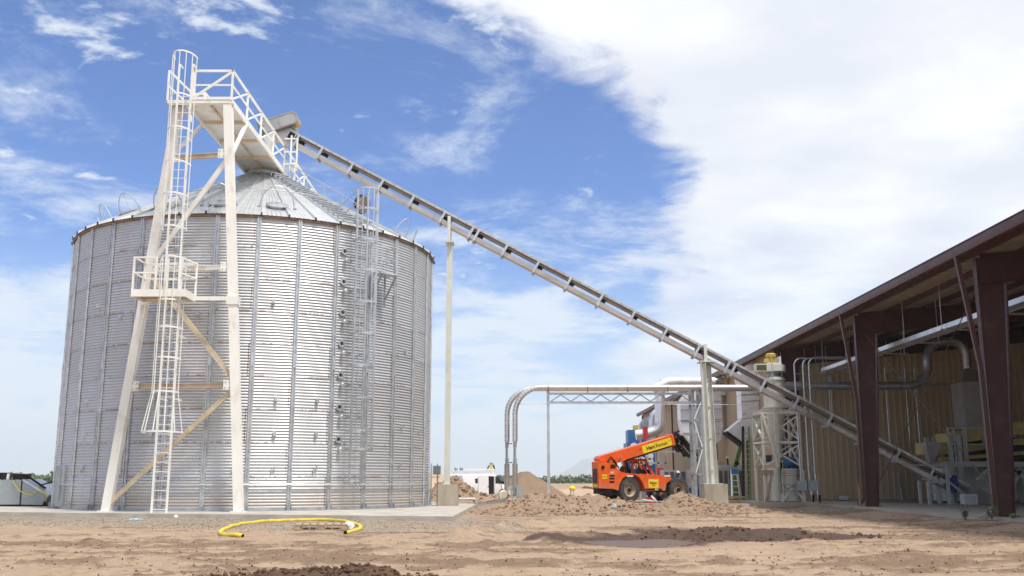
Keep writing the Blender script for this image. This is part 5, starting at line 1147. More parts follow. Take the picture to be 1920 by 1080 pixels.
for a_, b_ in (((-1, -1), (1, -1)), ((1, -1), (1, 1)), ((1, 1), (-1, 1)), ((-1, 1), (-1, -1))):
    q = MB(); q.ibeam((CCX+a_[0]*HW, CCY+a_[1]*HW, RZ), (CCX+b_[0]*HW, CCY+b_[1]*HW, RZ), .18, .12, .015); q.build('ring_beam', CREAMTANK, cy)
    q = MB(); q.bar((CCX+a_[0]*HW, CCY+a_[1]*HW, 2.80), (CCX+b_[0]*HW, CCY+b_[1]*HW, 2.80), .08); q.build('frame_rail', CREAMTANK, cy)
    for z0, z1 in ((2.88, 3.98), (1.75, 2.72)):
        q = MB(); q.bar((CCX+a_[0]*HW, CCY+a_[1]*HW, z0), (CCX+b_[0]*HW, CCY+b_[1]*HW, z1), .10, .05); q.build('frame_brace', CREAMTANK, cy); q = MB(); q.bar((CCX+a_[0]*HW, CCY+a_[1]*HW, z1), (CCX+b_[0]*HW, CCY+b_[1]*HW, z0), .10, .05); q.build('frame_brace', CREAMTANK, cy)
q = MB(); q.bar((CCX-HW, CCY-HW-.06, 4.0), (CCX-.22, CCY-HW-.08, 1.75), .15, .07); q.build('front_strut', CREAMTANK, cy)
q = MB(); q.bar((CCX-.22, CCY-HW-.02, 1.72), (CCX-.22, CCY-HW-.02, 4.0), .17, .12, up=(0, 1, 0)); q.build('front_post', CREAMTANK, cy)
q = MB(); q.lathe([(.0, 1.68), (.35, 1.68), (.35, PLZ+.02)], (CCX-.42, CCY-.62, 0), 20); q.lathe([(.9, PLZ+.02), (.9, 1.66), (.0, 1.7)], (CCX+.25, CCY+.25, 0), 28); q.build('lower_tank', CREAMTANK, cy)
q = MB(); [q.bar((x, CCY-HW-.02, PLZ), (x, CCY-HW-.02, 1.6), .16, .08, up=(0, 1, 0)) for x in (CCX-.1, CCX+.82)]; q.bar((CCX-.05, CCY-HW-.07, PLZ+.1), (CCX+.42, CCY-HW-.07, .95), .07); q.bar((CCX+.78, CCY-HW-.07, PLZ+.1), (CCX+.35, CCY-HW-.07, .98), .07); q.build('tank_frame', CREAMTANK, cy)
q = MB(); x = CCX-.95; yy = CCY-.95; q.bar((x, yy, 1.55), (x, yy, PLZ+.05), .05); q.bar((x+.42, yy, 1.5), (x+.12, yy, PLZ+.05), .16, .06); q.bar((x-.02, yy, 1.5), (x+.48, yy, 1.5), .10, .20); q.build('rusty_frame', mat('primer_brown', (.38, .27, .21), .6, var=.15), cy)
q = MB(); q.blob((CCX+.55, CCY+.1, 1.95), .32, 2, 0, (1, 1, .8)); q.build('blue_drum', BLUEP, cy)
q = MB(); q.bx(CCX-.55, CCX-.3, CCY-.2, CCY+.1, 1.95, 2.25); q.build('small_motor', mat('navy_motor', (.03, .05, .10), .4), cy)
q = MB(); [q.bx(CCX-.15, CCX+.72, CCY-.96, CCY-.94, z, z+.015) for z in (1.66, 1.56, 1.46, 1.36, .98, .70)]; [q.bx(CCX-.17, CCX-.14, CCY-.97, CCY-.93, .6, 1.68) for _ in (0,)]; q.bx(CCX+.55, CCX+.6, CCY-.97, CCY-.93, .9, 1.68); q.tube([(CCX-.05, CCY-.98, .95), (CCX+.1, CCY-1.0, .78), (CCX+.3, CCY-1.0, .92), (CCX+.5, CCY-1.0, .8)], .02, 6); q.build('control_rack', mat('dark_grey_steel', (.10, .11, .11), .5, .3), cy)
q = MB(); q.cyl((CCX-.02, CCY-1.0, 1.50), (CCX-.02, CCY-1.02, 1.50), .05); q.build('orange_button', mat('orange_lens', (.75, .22, .05), .4), cy)
jb = thing('junction_box', 'left of two grey electrical boxes in front of the cyclone', 'junction box', (12.45, 43.2, .75), 'grey electrical boxes by the cyclone')
q = MB(); q.bx(12.22, 12.66, 43.14, 43.32, .72, 1.16); q.build('box', GREYB, jb); q = MB(); q.bx(12.24, 12.64, 43.115, 43.138, .74, 1.14); q.build('cover', GREYB, jb)
j2 = dup(jb, (12.94, 43.2, .75), 'right of two grey electrical boxes in front of the cyclone')
def conduit(label, pts, r=.035, grp='bent conduits by the cyclone'): q = MB(); q.tube(fillet(pts, .35, 6), r, 8); o = q.build('conduit', GALV, None); tag(o, label, 'conduit', grp); return o
conduit('left bent conduit rising over the conveyor into the shed', [(12.45, 43.3, 1.1), (12.42, 43.3, 6.45), (15.2, 43.6, 6.45)])
conduit('middle bent conduit rising from the ground into the shed', [(12.83, 43.0, -.1), (12.80, 43.3, 1.5), (12.80, 43.3, 6.45), (15.2, 43.9, 6.48)])
conduit('right bent conduit rising from the ground into the shed', [(13.10, 43.0, -.1), (13.06, 43.3, 1.5), (13.06, 43.3, 6.48), (15.0, 43.3, 6.5)])
q = MB(); [q.tube([(x, 43.0, -.05), (x, 43.0, .55)], .055, 8) for x in (12.84, 13.11)]; o = q.build('conduit_boot', BLACK, None); tag(o, 'pair of black rubber boots where conduits enter the ground', 'conduit boot')
q = MB(); q.tube([(11.45, CCY-1.05, 1.5), (11.42, CCY-1.05, 6.5)], .018, 6); o = q.build('thin_conduit', GALV, None); tag(o, 'thin upright conduit in front of the cyclone barrel', 'conduit')

# ------------------------------------------------------------------ foil covered ducts on the side wall
def box_duct(name, label, outline, y, depth, flange=True):
    d = thing(name, label, 'duct', (11.6, y, 2.0), 'foil wrapped ducts on the hall side wall')
    for i, poly in enumerate(outline):
        pts = [at(u, v, y) for u, v in poly]; pts = [Vector((p.x, y, p.z)) for p in pts]
        q = MB(); q.extrude(pts, (0, depth, 0)); q.build('duct_section', FOIL, d, False)
    return d
d1 = box_duct('foil_duct', 'big foil wrapped elbow duct nearest the cyclone with square open mouth', [
    [(1385, 708), (1390, 694), (1404, 683.5), (1421, 680), (1424, 700), (1424, 722), (1389, 722)], [(1388.9, 723), (1424.2, 723), (1424.6, 740), (1389.6, 740)], [(1389.7, 741), (1424.7, 741), (1423, 781), (1391, 785)],
    [(1391, 786), (1423, 782), (1423.5, 804), (1395.5, 831.5), (1364, 808)]], 53.0, 1.1)
q = MB(); mth = [at(1364, 808, 52.95), at(1395.5, 832.5, 52.95), at(1394, 836, 52.95), at(1361.5, 811, 52.95)]; q.extrude([(p.x, 52.95, p.z) for p in mth], (0, 1.15, 0)); q.build('duct_mouth', BLACK, d1)
for u0, v0, u1, v1 in ((1390, 739.6, 1423, 737), (1390, 752, 1425, 750), (1391.5, 776, 1399, 775)): q = MB(); q.extrude([(a_.x, 52.94, a_.z) for a_ in (at(u0, v0, 52.94), at(u1, v1, 52.94), at(u1, v1+1.2, 52.94), at(u0, v0+1.2, 52.94))], (0, .05, 0)); q.build('seam_strap', GALVD, d1)
d2 = box_duct('foil_duct', 'wide foil wrapped duct with tapered bottom behind the double post', [
    [(1279, 748), (1287, 736), (1301, 731), (1352, 728), (1361, 730), (1361, 741), (1352, 741), (1352, 752), (1275.5, 755)], [(1275.4, 756), (1352.2, 753), (1354, 786), (1276.5, 788)], [(1276.6, 789), (1354.2, 787), (1356, 797), (1351, 824), (1337, 838), (1304, 838), (1281, 813)]], 61.0, 1.2)
for u0, v0, u1, v1 in ((1277, 789, 1352, 790), (1277, 768, 1353, 766), (1280, 811, 1350, 812)): q = MB(); q.extrude([(a_.x, 60.94, a_.z) for a_ in (at(u0, v0, 60.94), at(u1, v1, 60.94), at(u1, v1+1.0, 60.94), at(u0, v0+1.0, 60.94))], (0, .05, 0)); q.build('seam_strap', GALVD, d2)
q = MB(); [q.bx(11.4+.11*i, 11.4+.11*i+.05, 61.6, 61.66, 2.4, 6.3) for i in range(6)]; o = q.build('louvre_strip', mat('brown_louvre', (.16, .115, .085), .6), None); tag(o, 'dark brown ribbed strip on the hall wall beside the wide foil duct', 'louvre')
wp = thing('overhead_pipe', 'fat white pipe behind the truss running to the hall wall', 'pipe', (10, 64, 6))
q = MB(); q.tube(fillet([(8.6, 60.3, 6.55), (9.5, 60.3, 7.10), (12.4, 60.3, 7.10)], .8, 6), .24, 16); q.build('white_jacket', mat('white_jacket', (.85, .85, .85), .4), wp); q = MB(); q.tube([(12.3, 60.3, 7.1), (12.95, 60.3, 7.1)], .2, 14); q.build('steel_end', DUCT, wp); q = MB(); q.tube([(12.95, 60.3, 7.1), (13.1, 60.3, 7.1)], .30, 14); q.build('wall_collar', GOLD, wp)

# ------------------------------------------------------------------ blue filter unit and its elbow duct, beyond the telehandler
fu = thing('filter_unit', 'blue dust filter unit with round white ports on steel frame', 'dust filter', (9.5, 72, 0))
YB = 74.0
def bb(u0, u1, v0, v1, dy0, dy1, m, name): a_, b_ = at(u0, v1, YB), at(u1, v0, YB); q = MB(); q.bx(a_.x, b_.x, YB+dy0, YB+dy1, a_.z, b_.z); return q.build(name, m, fu)
bb(1178, 1213, 806, 830, .0, 1.6, BLUEP, 'upper_box'); bb(1175, 1216, 830.3, 850, -.3, 2.0, BLUEP, 'middle_box'); bb(1176, 1228, 850.3, 900, -.1, 2.0, BLUEP, 'lower_box'); bb(1189, 1198, 797, 805.8, .3, .8, GOLD, 'motor')
for u, v in ((1189, 838), (1204, 838), (1190, 862), (1204, 864), (1218, 855), (1218, 866), (1190, 872)): p = at(u, v, YB-.4); q = MB(); q.lathe([(.0, -.08), (.28, -.08), (.30, .0), (.30, .1)], (p.x, YB-.34, p.z), 16, axis='y'); q.build('round_port', WHITEB, fu)
for u in (1201, 1214, 1234, 1248): a_, b_ = at(u, 935, YB-1.2), at(u, 822 if u < 1220 else 845, YB-1.2); q = MB(); q.bar((a_.x, YB-1.2, -.4), (b_.x, YB-1.2, b_.z), .12); q.build('frame_post', GALV, fu)
for v in (822, 868): a_, b_ = at(1200, v, YB-1.2), at(1249, v, YB-1.2); q = MB(); q.bar((a_.x, YB-1.2, a_.z), (b_.x, YB-1.2, b_.z), .12); q.build('frame_beam', GALV, fu)
el = thing('elbow_duct', 'shiny silver elbow duct dropping from above the truss to the red damper', 'duct', (10.4, 70, 4))
YE = 71.0
def ep(u, v): p = at(u, v, YE); return Vector((p.x, YE, p.z))
pts = fillet([ep(1246, 716), ep(1237, 735), ep(1237, 806), ep(1212, 813), ep(1192, 816)], 1.0, 7)
q = MB(); q.tube(pts, .36, 18); q.build('duct_run', ALU, el)
for i in range(1, len(pts)-1): d = (pts[i+1]-pts[i-1]).normalized(); q = MB(); q.tube([pts[i]-d*.02, pts[i]+d*.02], .372, 18); q.build('duct_collar', GALV, el)
q = MB(); a_ = ep(1209, 812); q.box(a_, (.32, .9, .86)); q.build('damper', REDP, el)
e2 = thing('elbow_duct', 'dull silver curved elbow hood behind the red damper', 'duct', (9.8, 78, 4))
q = MB(); P = [at(1201, 806, 78), at(1200, 795, 78), at(1207, 785, 78), at(1218, 781, 78), at(1218, 806, 78)]; q.extrude([(p.x, 78, p.z) for p in P], (0, 1.0, 0)); q.build('hood', DUCT, e2); q = MB(); q.tube([(at(u, v, 77.6).x, 77.6, at(u, v, 77.6).z) for u, v in ((1222, 812), (1222, 790), (1224, 778), (1232, 771), (1240, 769))], .26, 12); q.build('curved_pipe', ALU, e2)
q = MB(); q.bar((9.9, 66, 3.0), (13.2, 66, 3.0), .08); o = q.build('pipe_rail', GALV, None); tag(o, 'long thin grey pipe along the hall wall behind the telehandler boom', 'pipe')
rp = at(1238, 893, 66); q = MB(); q.bx(rp.x-.22, rp.x+.22, 65.9, 66.1, rp.z-.55, rp.z+.55); o = q.build('red_cabinet', REDP, None); tag(o, 'red cabinet panel standing beside the grey coil units', 'cabinet'); q = MB(); q.bx(rp.x-.04, rp.x+.04, 65.95, 66.05, -.4, rp.z-.553); q.build('post', GALVD, o)
# air handlers
def coil_unit(label, u0, u1, v0, v1, y, n, plain=0.0):
    a_, b_ = at(u0, v1, y), at(u1, v0, y); r = thing('coil_unit', label, 'air unit', (a_.x, y, 0), 'beige coil units along the hall wall')
    q = MB(); q.bx(a_.x, b_.x, y, y+1.6, -.1, b_.z); q.build('cabinet', ACM, r)
    xs_ = a_.x+(b_.x-a_.x)*plain; w = (b_.x-xs_)/n
    for i in range(n): q = MB(); q.bx(xs_+w*i+.05, xs_+w*(i+1)-.05, y-.03, y-.004, .05, b_.z-.12); q.build('coil_panel', FINM, r)
    return r
coil_unit('left beige coil unit behind the orange front wheel', 1246, 1296, 881, 940, 64.0, 5, .0); coil_unit('plain beige coil unit between the truss legs and double post', 1297, 1336, 880.5, 940, 62.0, 4, .1); coil_unit('right beige coil unit behind the aluminium step ladder', 1338, 1402, 878.5, 933, 57.5, 6, .16)
q = MB(); p = at(1349, 866.5, 58.5); q.bx(p.x-.42, p.x+.45, 58.2, 59.2, p.z-.07, p.z+.07); o = q.build('plywood_board', LUMBER, None); tag(o, 'yellowish plywood board resting high on the right coil unit', 'board')
q = MB(); q.bx(p.x-.38, p.x+.3, 58.25, 59.1, at(1349, 878.4, 58.5).z+.0, p.z-.075); o = q.build('packing_crate', ACM, None); tag(o, 'low crate under the plywood board on the coil unit', 'crate')
q = MB(); p = at(1378, 874, 57.6); q.bx(p.x-.9, p.x+.55, 57.6, 58.4, at(1378, 878.3, 57.6).z, p.z+.06); o = q.build('clear_sheeting', mat('dusty_sheet', (.50, .50, .48), .3), None); tag(o, 'folded grey plastic sheeting lying on top of the right coil unit', 'plastic sheet')
q = MB(); q.bar(at(1365, 873, 57.9), at(1364, 858, 57.9), .08); q2 = q.build('vent_stub', BLACK, None); tag(q2, 'short black vent stub with pale cap on the coil unit', 'vent'); q = MB(); p = at(1364, 857.6, 57.9); q.box(p, (.14, .14, .10)); q.build('vent_cap', WHITEB, q2)
gl = thing('boom_lift', 'bright green lift arm reaching up under the open duct mouth', 'lift', tuple(at(1384, 940, 55.5)))
q = MB(); q.bar(at(1377, 876, 55.2), at(1391, 828, 55.2), .26, .2); q.build('arm', GREENP, gl); q = MB(); q.bar(at(1376, 880, 55.2), at(1376, 940, 55.2), .3); q.build('mast', GREENP, gl); q = MB(); q.bar(at(1379, 871, 55.0), at(1384, 867, 55.0), .2); q.build('joint', BLACK, gl)
gd_ = thing('green_ladder', 'tall green fibreglass ladder leaning beside the open duct mouth', 'ladder', tuple(at(1400, 935, 52.2)))
for u0, u1 in ((1394.5, 1393), (1406.5, 1404)): q = MB(); q.bar(at(u0, 936, 52.0), at(u1, 800, 52.8), .09 if u0 > 1400 else .12); q.build('ladder_rail', GREENP if u0 > 1400 else BLACK, gd_)
for k in range(13): v = 930-k*9.8; q = MB(); q.bar(at(1394.5, v, 52.1), at(1406, v, 52.1), .035); q.build('rung', GALVD, gd_)
sl = thing('step_ladder', 'aluminium step ladder with blue top in front of the coil unit', 'step ladder', tuple(at(1380, 936, 52.5)))
for (u0, u1) in ((1372.5, 1371.5), (1389.5, 1382)): q = MB(); q.bar(at(u0, 936, 52.0), at(u1, 881, 52.4), .085); q.build('front_rail', ALU, sl)
for (u0, u1) in ((1375, 1373), (1387, 1381)): q = MB(); q.bar(at(u0, 935, 53.2), at(u1, 881, 52.7), .06); q.build('rear_rail', ALU, sl)
for k, v in enumerate((890, 901, 912, 923)): q = MB(); q.bar(at(1372.4, v, 52.15), at(1383+k*1.6, v, 52.15), .10, .05); q.build('step', ALU, sl)
q = MB(); a_, b_ = at(1370.5, 889, 52.4), at(1382.5, 879, 52.4); q.bx(a_.x, b_.x, 52.2, 52.6, a_.z, b_.z); q.build('top_cap', mat('ladder_blue', (.04, .20, .52), .45), sl)
# timber and footing left of the plinth
for k, (u0, u1, v, y, th_) in enumerate(((1368, 1404, 940, 48.0, .10), (1372, 1403, 944.5, 46.6, .12))):
    a_, b_ = at(u0, v, y), at(u1, v, y); q = MB(); q.bx(a_.x, b_.x, y, y+1.2-.5*k, .12-.0*k if k else .30, (.12 if k else .30)+th_); o = q.build('plank', LUMBER if k else WOOD, None); tag(o, ('plank platform lying behind the lumber block beside the plinth', 'short lumber block lying left of the cyclone plinth')[k], 'lumber')
q = MB(); q.bx(8.3, 9.5, 40.4, 40.9, -.3, .24); o = q.build('footing_block', CONC, None, False); tag(o, 'low concrete footing half buried in dirt right of the double post pier', 'concrete footing')
# ------------------------------------------------------------------ telehandler (own axes: x forward, y left, z up; origin under the rear axle)
def wheel(parent, x, y, z, r, w, side, nlug=22):
    """tyre with lugs and a dished rim; side = -1 when the outer face looks to -y"""
    q = MB(); q.lathe([(r*.56, -w/2), (r*.90, -w/2), (r*.965, -w*.36), (r*.97, 0), (r*.965, w*.36), (r*.90, w/2), (r*.56, w/2), (r*.56, -w/2)], (x, y, z), 40, axis='y')
    ty_ = q.build('tyre', RUBBER, parent)
    if nlug:
        q = MB()
        for i in range(nlug):
            for s_ in (-1, 1):
                a = 2*PI*(i+(.5 if s_ > 0 else 0))/nlug; Rm = Matrix.Rotation(-a, 3, 'Y') @ Matrix.Rotation(s_*.45, 3, 'X')
                c = Vector((math.cos(a)*r*.965, s_*w*.25, math.sin(a)*r*.965)); q.box((x+c.x, y+c.y, z+c.z), (r*.075, w*.50, r*.13), Rm)
        q.build('tread_lugs', RUBBER, ty_)
    q = MB(); s_ = side
    q.lathe([(r*.57, s_*w*.46), (r*.53, s_*w*.47), (r*.50, s_*w*.30), (r*.44, s_*w*.14), (r*.24, s_*w*.12), (r*.22, s_*w*.2), (0, s_*w*.2)], (x, y, z), 28, axis='y'); q.lathe([(r*.56, -s_*w*.4), (0, -s_*w*.4)], (x, y, z), 20, axis='y')
    rim = q.build('rim', RIMM, parent)
    q = MB(); q.lathe([(r*.17, s_*w*.2), (r*.16, s_*w*.38), (r*.12, s_*w*.42), (0, s_*w*.42)], (x, y, z), 16, axis='y')
    for i in range(10): a = 2*PI*i/10; q.cyl((x+math.cos(a)*r*.30, y+s_*w*.12, z+math.sin(a)*r*.30), (x+math.cos(a)*r*.30, y+s_*w*.22, z+math.sin(a)*r*.30), r*.035, n=6)
    q.build('hub', BLACK, rim)
HEAD = R_(27)
ref = at(1181.5, 921, 53.0); ca, sa = math.cos(HEAD), math.sin(HEAD)
TLX, TLY = ref.x-1.15*sa, ref.y+1.15*ca                              # outer right rear wheel face at the reference
th_ = thing('telehandler', 'orange telescopic handler with raised boom and black attachment', 'telehandler', (TLX, TLY, .02), rotz=HEAD)
WR = .64
for x in (0, 3.18):
    for y, s_ in ((-.97, -1), (.97, 1)): wheel(th_, x, y, WR, WR, .36, s_)
q = MB(); q.bx(-1.0, 3.6, -.42, .42, .55, 1.0); q.cyl((0, -.8, WR), (0, .8, WR), .16); q.cyl((3.18, -.8, WR), (3.18, .8, WR), .16); q.bx(2.9, 3.45, -.5, .5, .5, .8); q.build('chassis', BLACK, th_)
q = MB(); q.bx(-1.0, -.55, -1.0, .9, .42, .95); q.bx(2.35, 2.75, -.95, .9, .5, .95); q.build('underframe', BLACK, th_)
# right-hand engine pod, hood and fenders: one profile
prof = [(-1.92, .74), (-1.95, 2.07), (-1.90, 2.10), (-.98, 2.02), (-.72, 1.72), (-.48, 1.55), (.25, 1.47), (1.65, 1.43), (2.62, 1.34), (2.72, 1.20), (2.35, .98), (2.26, .60), (.98, .57), (.86, .95), (.62, 1.30), (.30, 1.44), (-.12, 1.42), (-.46, 1.22), (-.66, .92), (-.72, .62), (-1.0, .70)]
q = MB(); q.extrude([(x, -1.14, z) for x, z in prof], (0, .62, 0)); pod = q.build('engine_cover', ORANGE, th_, True, 20)
q = MB(); q.bx(-1.962, -1.95, -1.02, -.60, .98, 1.74); q.build('rear_grille', mat('grille_grey', (.14, .13, .12), .7), pod)
q = MB(); [q.bx(-1.968, -1.963, -1.01, -.61, 1.0+.06*i, 1.03+.06*i) for i in range(12)]; q.build('grille_bars', BLACK, pod)
q = MB(); q.bx(-1.958, -1.948, -1.06, -.56, .80, .93); q.build('rear_decal', DECALY, pod)
for z0, z1, x0, x1 in ((1.74, 1.95, -1.20, -.87), (1.32, 1.41, -1.26, -.94), (1.18, 1.27, -1.27, -.95), (1.0, 1.10, -1.29, -.97)): q = MB(); q.extrude([(x0, -1.146, z0), (x1, -1.146, z0), (x1, -1.146, z1), (x0+.03, -1.146, z1)], (0, .004, 0)); q.build('vent', BLACK, pod)
q = MB(); q.lathe([(.0, 0), (.085, 0), (.10, .03), (.10, .10)], (-1.66, -1.19, 1.80), 18, axis='y'); q.build('side_mirror', BLACK, pod)
q = MB(); q.bx(-1.70, -1.42, -1.148, -1.142, 1.22, 1.43); dc = q.build('small_decal', DECALY, pod)
SIDE = Matrix(((1, 0, 0, 0), (0, 0, -1, 0), (0, 1, 0, 0), (0, 0, 0, 1)))    # text standing in the x-z plane, facing -y
def side_text(s_, x, y, z, h, m, par, **k): return lettering(s_, h, m, par, Matrix.Translation((x, y, z)) @ SIDE, **k)
side_text('Herc', -1.66, -1.150, 1.30, .07, INK, dc, bold=True); side_text('JLG', -1.20, -1.150, 1.49, .10, WHITEI, pod, bold=True, shear=.25)
q = MB(); q.bx(1.18, 1.82, -1.148, -1.142, .74, 1.20); dc = q.build('hood_decal', DECALY, pod); side_text('Herc', 1.27, -1.151, .93, .15, INK, dc, bold=True); side_text('Rentals', 1.40, -1.151, .84, .055, INK, dc)
q = MB(); q.bx(1.24, 1.76, -1.151, -1.148, 1.115, 1.13); q.build('decal_swoosh', WHITEI, dc)
q = MB(); q.bx(1.0, 2.05, -1.148, -1.142, .605, .70); st_ = q.build('model_stripe', BLACK, pod); side_text('8042', 1.58, -1.151, .62, .075, WHITEI, st_, bold=True)
q = MB(); [q.extrude([(.84+.06*i, -1.148, .605), (.87+.06*i, -1.148, .605), (.90+.06*i, -1.148, .70), (.87+.06*i, -1.148, .70)], (0, .006, 0)) for i in range(3)]; q.build('stripe_marks', BLACK, pod)
for x, z in ((-.18, 1.475), (2.22, 1.40)): q = MB(); q.bx(x, x+.42, -1.10, -1.09, z-.09, z+.01) if False else q.box((x+.2, -1.143, z-.03 if x > 0 else 1.36), (.40, .008, .09)); q.build('warning_label', WHITEB, pod)
q = MB(); [q.box((-1.65+.0*i, -1.144, 1.12-.06*i), (.02, .006, .03)) for i in range(4)]; q.box((.40, -1.144, 1.30), (.03, .006, .03)); q.build('cover_latch', BLACK, pod)
# left fender and front fenders, rear frame that carries the boom
q = MB(); q.extrude([(-.9, .45, .8), (-.9, .45, 1.5), (.2, .45, 1.48), (2.6, .45, 1.35), (2.3, .45, .8)], (0, .65, 0)); q.build('left_body', ORANGE, th_, True, 20)
for y0 in (-.36, .22): q = MB(); q.extrude([(-1.15, y0, 1.0), (-1.25, y0, 2.16), (-1.05, y0, 2.26), (-.8, y0, 2.0), (-.2, y0, 1.45), (.6, y0, 1.0)], (0, .10, 0)); q.build('boom_mount', ORANGE, th_)
# boom
B0, B1 = Vector((-1.06, 0, 2.12)), Vector((3.57, 0, 3.32)); bd = (B1-B0).normalized(); bn = Vector((-bd.z, 0, bd.x)); BL = (B1-B0).length
def bp_(s_, n, y=0): return B0+bd*s_+bn*n+Vector((0, y, 0))
q = MB(); q.extrude([bp_(-.25, .20, -.27), bp_(-.12, -.25, -.27), bp_(.25, -.25, -.27), bp_(1.15, -.30, -.27), bp_(1.5, -.24, -.27), bp_(BL, -.24, -.27), bp_(BL, .31, -.27), bp_(-.12, .31, -.27)], (0, .54, 0)); bm_ = q.build('boom', ORANGE, th_, False)
q = MB(); q.extrude([bp_(1.3, -.245, -.24), bp_(BL-.05, -.245, -.24), bp_(BL-.05, -.31, -.24), bp_(1.3, -.34, -.24)], (0, .48, 0)); q.build('boom_underside', BLACK, bm_)
q = MB(); q.extrude([bp_(BL-.16, -.27, -.30), bp_(BL+.02, -.27, -.30), bp_(BL+.02, .34, -.30), bp_(BL-.16, .34, -.30)], (0, .60, 0)); q.build('boom_collar', ORANGE, bm_)
q = MB(); q.extrude([bp_(2.60, -.22, -.276), bp_(4.62, -.22, -.276), bp_(4.62, .20, -.276), bp_(2.60, .20, -.276)], (0, .005, 0)); dcl = q.build('boom_decal', DECALY, bm_, False)
tx = Matrix(((bd.x, bn.x, 0, 0), (0, 0, -1, 0), (bd.z, bn.z, 0, 0), (0, 0, 0, 1)))
p = bp_(2.86, -.10, -.280); lettering('Herc', .20, INK, dcl, Matrix.Translation(p) @ tx, bold=True); p = bp_(3.50, -.10, -.280); lettering('Rentals', .19, INK, dcl, Matrix.Translation(p) @ tx, space=1.0); p = bp_(4.40, .05, -.280); lettering('TM', .05, INK, dcl, Matrix.Translation(p) @ tx)
q = MB(); q.extrude([bp_(2.95, .125, -.279), bp_(3.5, .150, -.279), bp_(3.62, .135, -.279), bp_(3.2, .165, -.279)], (0, .004, 0)); q.build('decal_swoosh', WHITEI, dcl)
q = MB(); [q.cyl(bp_(s_, n, -.285), bp_(s_, n, .285), r) for s_, n, r in ((.05, .05, .06), (2.45, .05, .035), (.55, -.25, .05))]; q.build('boom_pin', BLACK, bm_)
# lift rams, hoses
q = MB(); q.bar((-.15, -.45, 1.45), bp_(1.05, -.55, -.42), .17, .17); rm1 = q.build('ram_barrel', BLACK, th_); q = MB(); q.cyl(bp_(1.05, -.6, -.42), bp_(1.02, -.05, -.36), .055); q.cyl((-.32, -.5, 1.5), bp_(.78, -.52, -.47), .05); q.build('ram_rod', mat('chrome_rod', (.78, .78, .80), .15, 1.0, var=.02), rm1)
q = MB(); q.bar((-.85, -.36, 2.05), (-.25, -.40, 1.62), .12); q.tube(smooth([Vector(v) for v in ((-1.0, -.34, 1.85), (-.9, -.40, 2.05), (-.7, -.42, 2.35), (-.5, -.40, 2.1), (-.2, -.42, 1.8), (-.1, -.42, 1.55))], 4), .035, 6); q.tube(smooth([Vector(v) for v in ((-1.0, -.38, 2.0), (-.8, -.42, 2.2), (-.5, -.43, 2.2), (-.3, -.43, 1.85))], 4), .03, 6); q.build('hydraulic_hoses', BLACK, th_)
q = MB(); q.cyl((-.75, -.42, 1.95), (-.2, -.46, 1.6), .035); q.build('ram_rod', MATS['chrome_rod'], th_)
# boom tip and attachment
q = MB(); q.extrude([bp_(BL+.02, -.20, -.20), bp_(BL+.02, .24, -.20), bp_(BL+.40, .28, -.20), bp_(BL+.55, -.05, -.20), bp_(BL+.55, -.62, -.20), bp_(BL+.30, -.75, -.20)], (0, .40, 0)); q.bar(bp_(BL+.2, .27, 0), bp_(BL+.7, .38, 0), .08); q.tube([bp_(BL+.05, .3, -.1), bp_(BL+.3, .42, -.12), bp_(BL+.5, .2, -.15), bp_(BL+.35, -.2, -.25)], .03, 6); tip = q.build('boom_tip', BLACK, th_)
q = MB(); [q.cyl(bp_(BL+s_, n, -.24), bp_(BL+s_, n, .24), .055) for s_, n in ((.25, .1), (.3, -.25), (.42, -.55))]; q.tube([bp_(BL+.30, .0, -.27), bp_(BL+.38, -.12, -.28), bp_(BL+.30, -.30, -.27), bp_(BL+.42, -.42, -.27)], .022, 6); q.build('tip_pins', GALV, tip)
A0_, A1_ = Vector((3.88, 0, 3.55)), Vector((4.85, 0, 2.55)); ad = (A1_-A0_).normalized(); an = Vector((-ad.z, 0, ad.x))
for y in (-.38, .38): q = MB(); q.bar(A0_+Vector((0, y, 0)), A1_+Vector((0, y, 0)), .56, .05, up=an); q.build('carriage_plate', BLACK, th_)
q = MB(); q.bar(A0_+Vector((0, -.6, 0))-an*.05, A0_+Vector((0, .6, 0))-an*.05, .12, .14); q.bar(A1_+Vector((0, -.6, 0))-an*.05, A1_+Vector((0, .6, 0))-an*.05, .12, .14); q.build('carriage_bar', BLACK, th_)
for y in (-.5, .5): q = MB(); q.bar(A1_+Vector((-.05, y, .0)), A1_+Vector((1.0, y, -.35)), .13, .05); q.build('fork', BLACK, th_)
# cab (left side)
cy0, cy1 = .30, 1.10
cabp = {'a': (.55, 1.45), 'b': (.62, 2.16), 'c': (.78, 2.26), 'd': (1.95, 2.26), 'e': (2.12, 2.2), 'f': (2.60, 1.32), 'g': (1.12, 1.35), 'h': (1.16, 2.22)}
for y in (cy0, cy1):
    for k0, k1, w in (('a', 'b', .10), ('g', 'h', .12), ('d', 'f', .12), ('b', 'c', .1)):
        q = MB(); q.bar((cabp[k0][0], y, cabp[k0][1]), (cabp[k1][0], y, cabp[k1][1]), w, .10, up=(0, 1, 0)); q.build('cab_post', ORANGE, th_)
    q = MB(); q.bar((.65, y, 2.20), (2.08, y, 2.20), .10, .14, up=(0, 1, 0)); q.bar((.55, y, 1.42), (2.55, y, 1.40), .10, .16, up=(0, 1, 0)); q.build('cab_rail', ORANGE, th_)
    q = MB(); q.bar((1.75, y+.01, 2.16), (2.12, y+.01, 1.48), .05, .06, up=(0, 1, 0)); q.build('cab_strut', ORANGE, th_)
q = MB(); q.bx(.62, 2.10, cy0-.02, cy1+.02, 2.24, 2.30); q.build('cab_roof', ORANGE, th_)
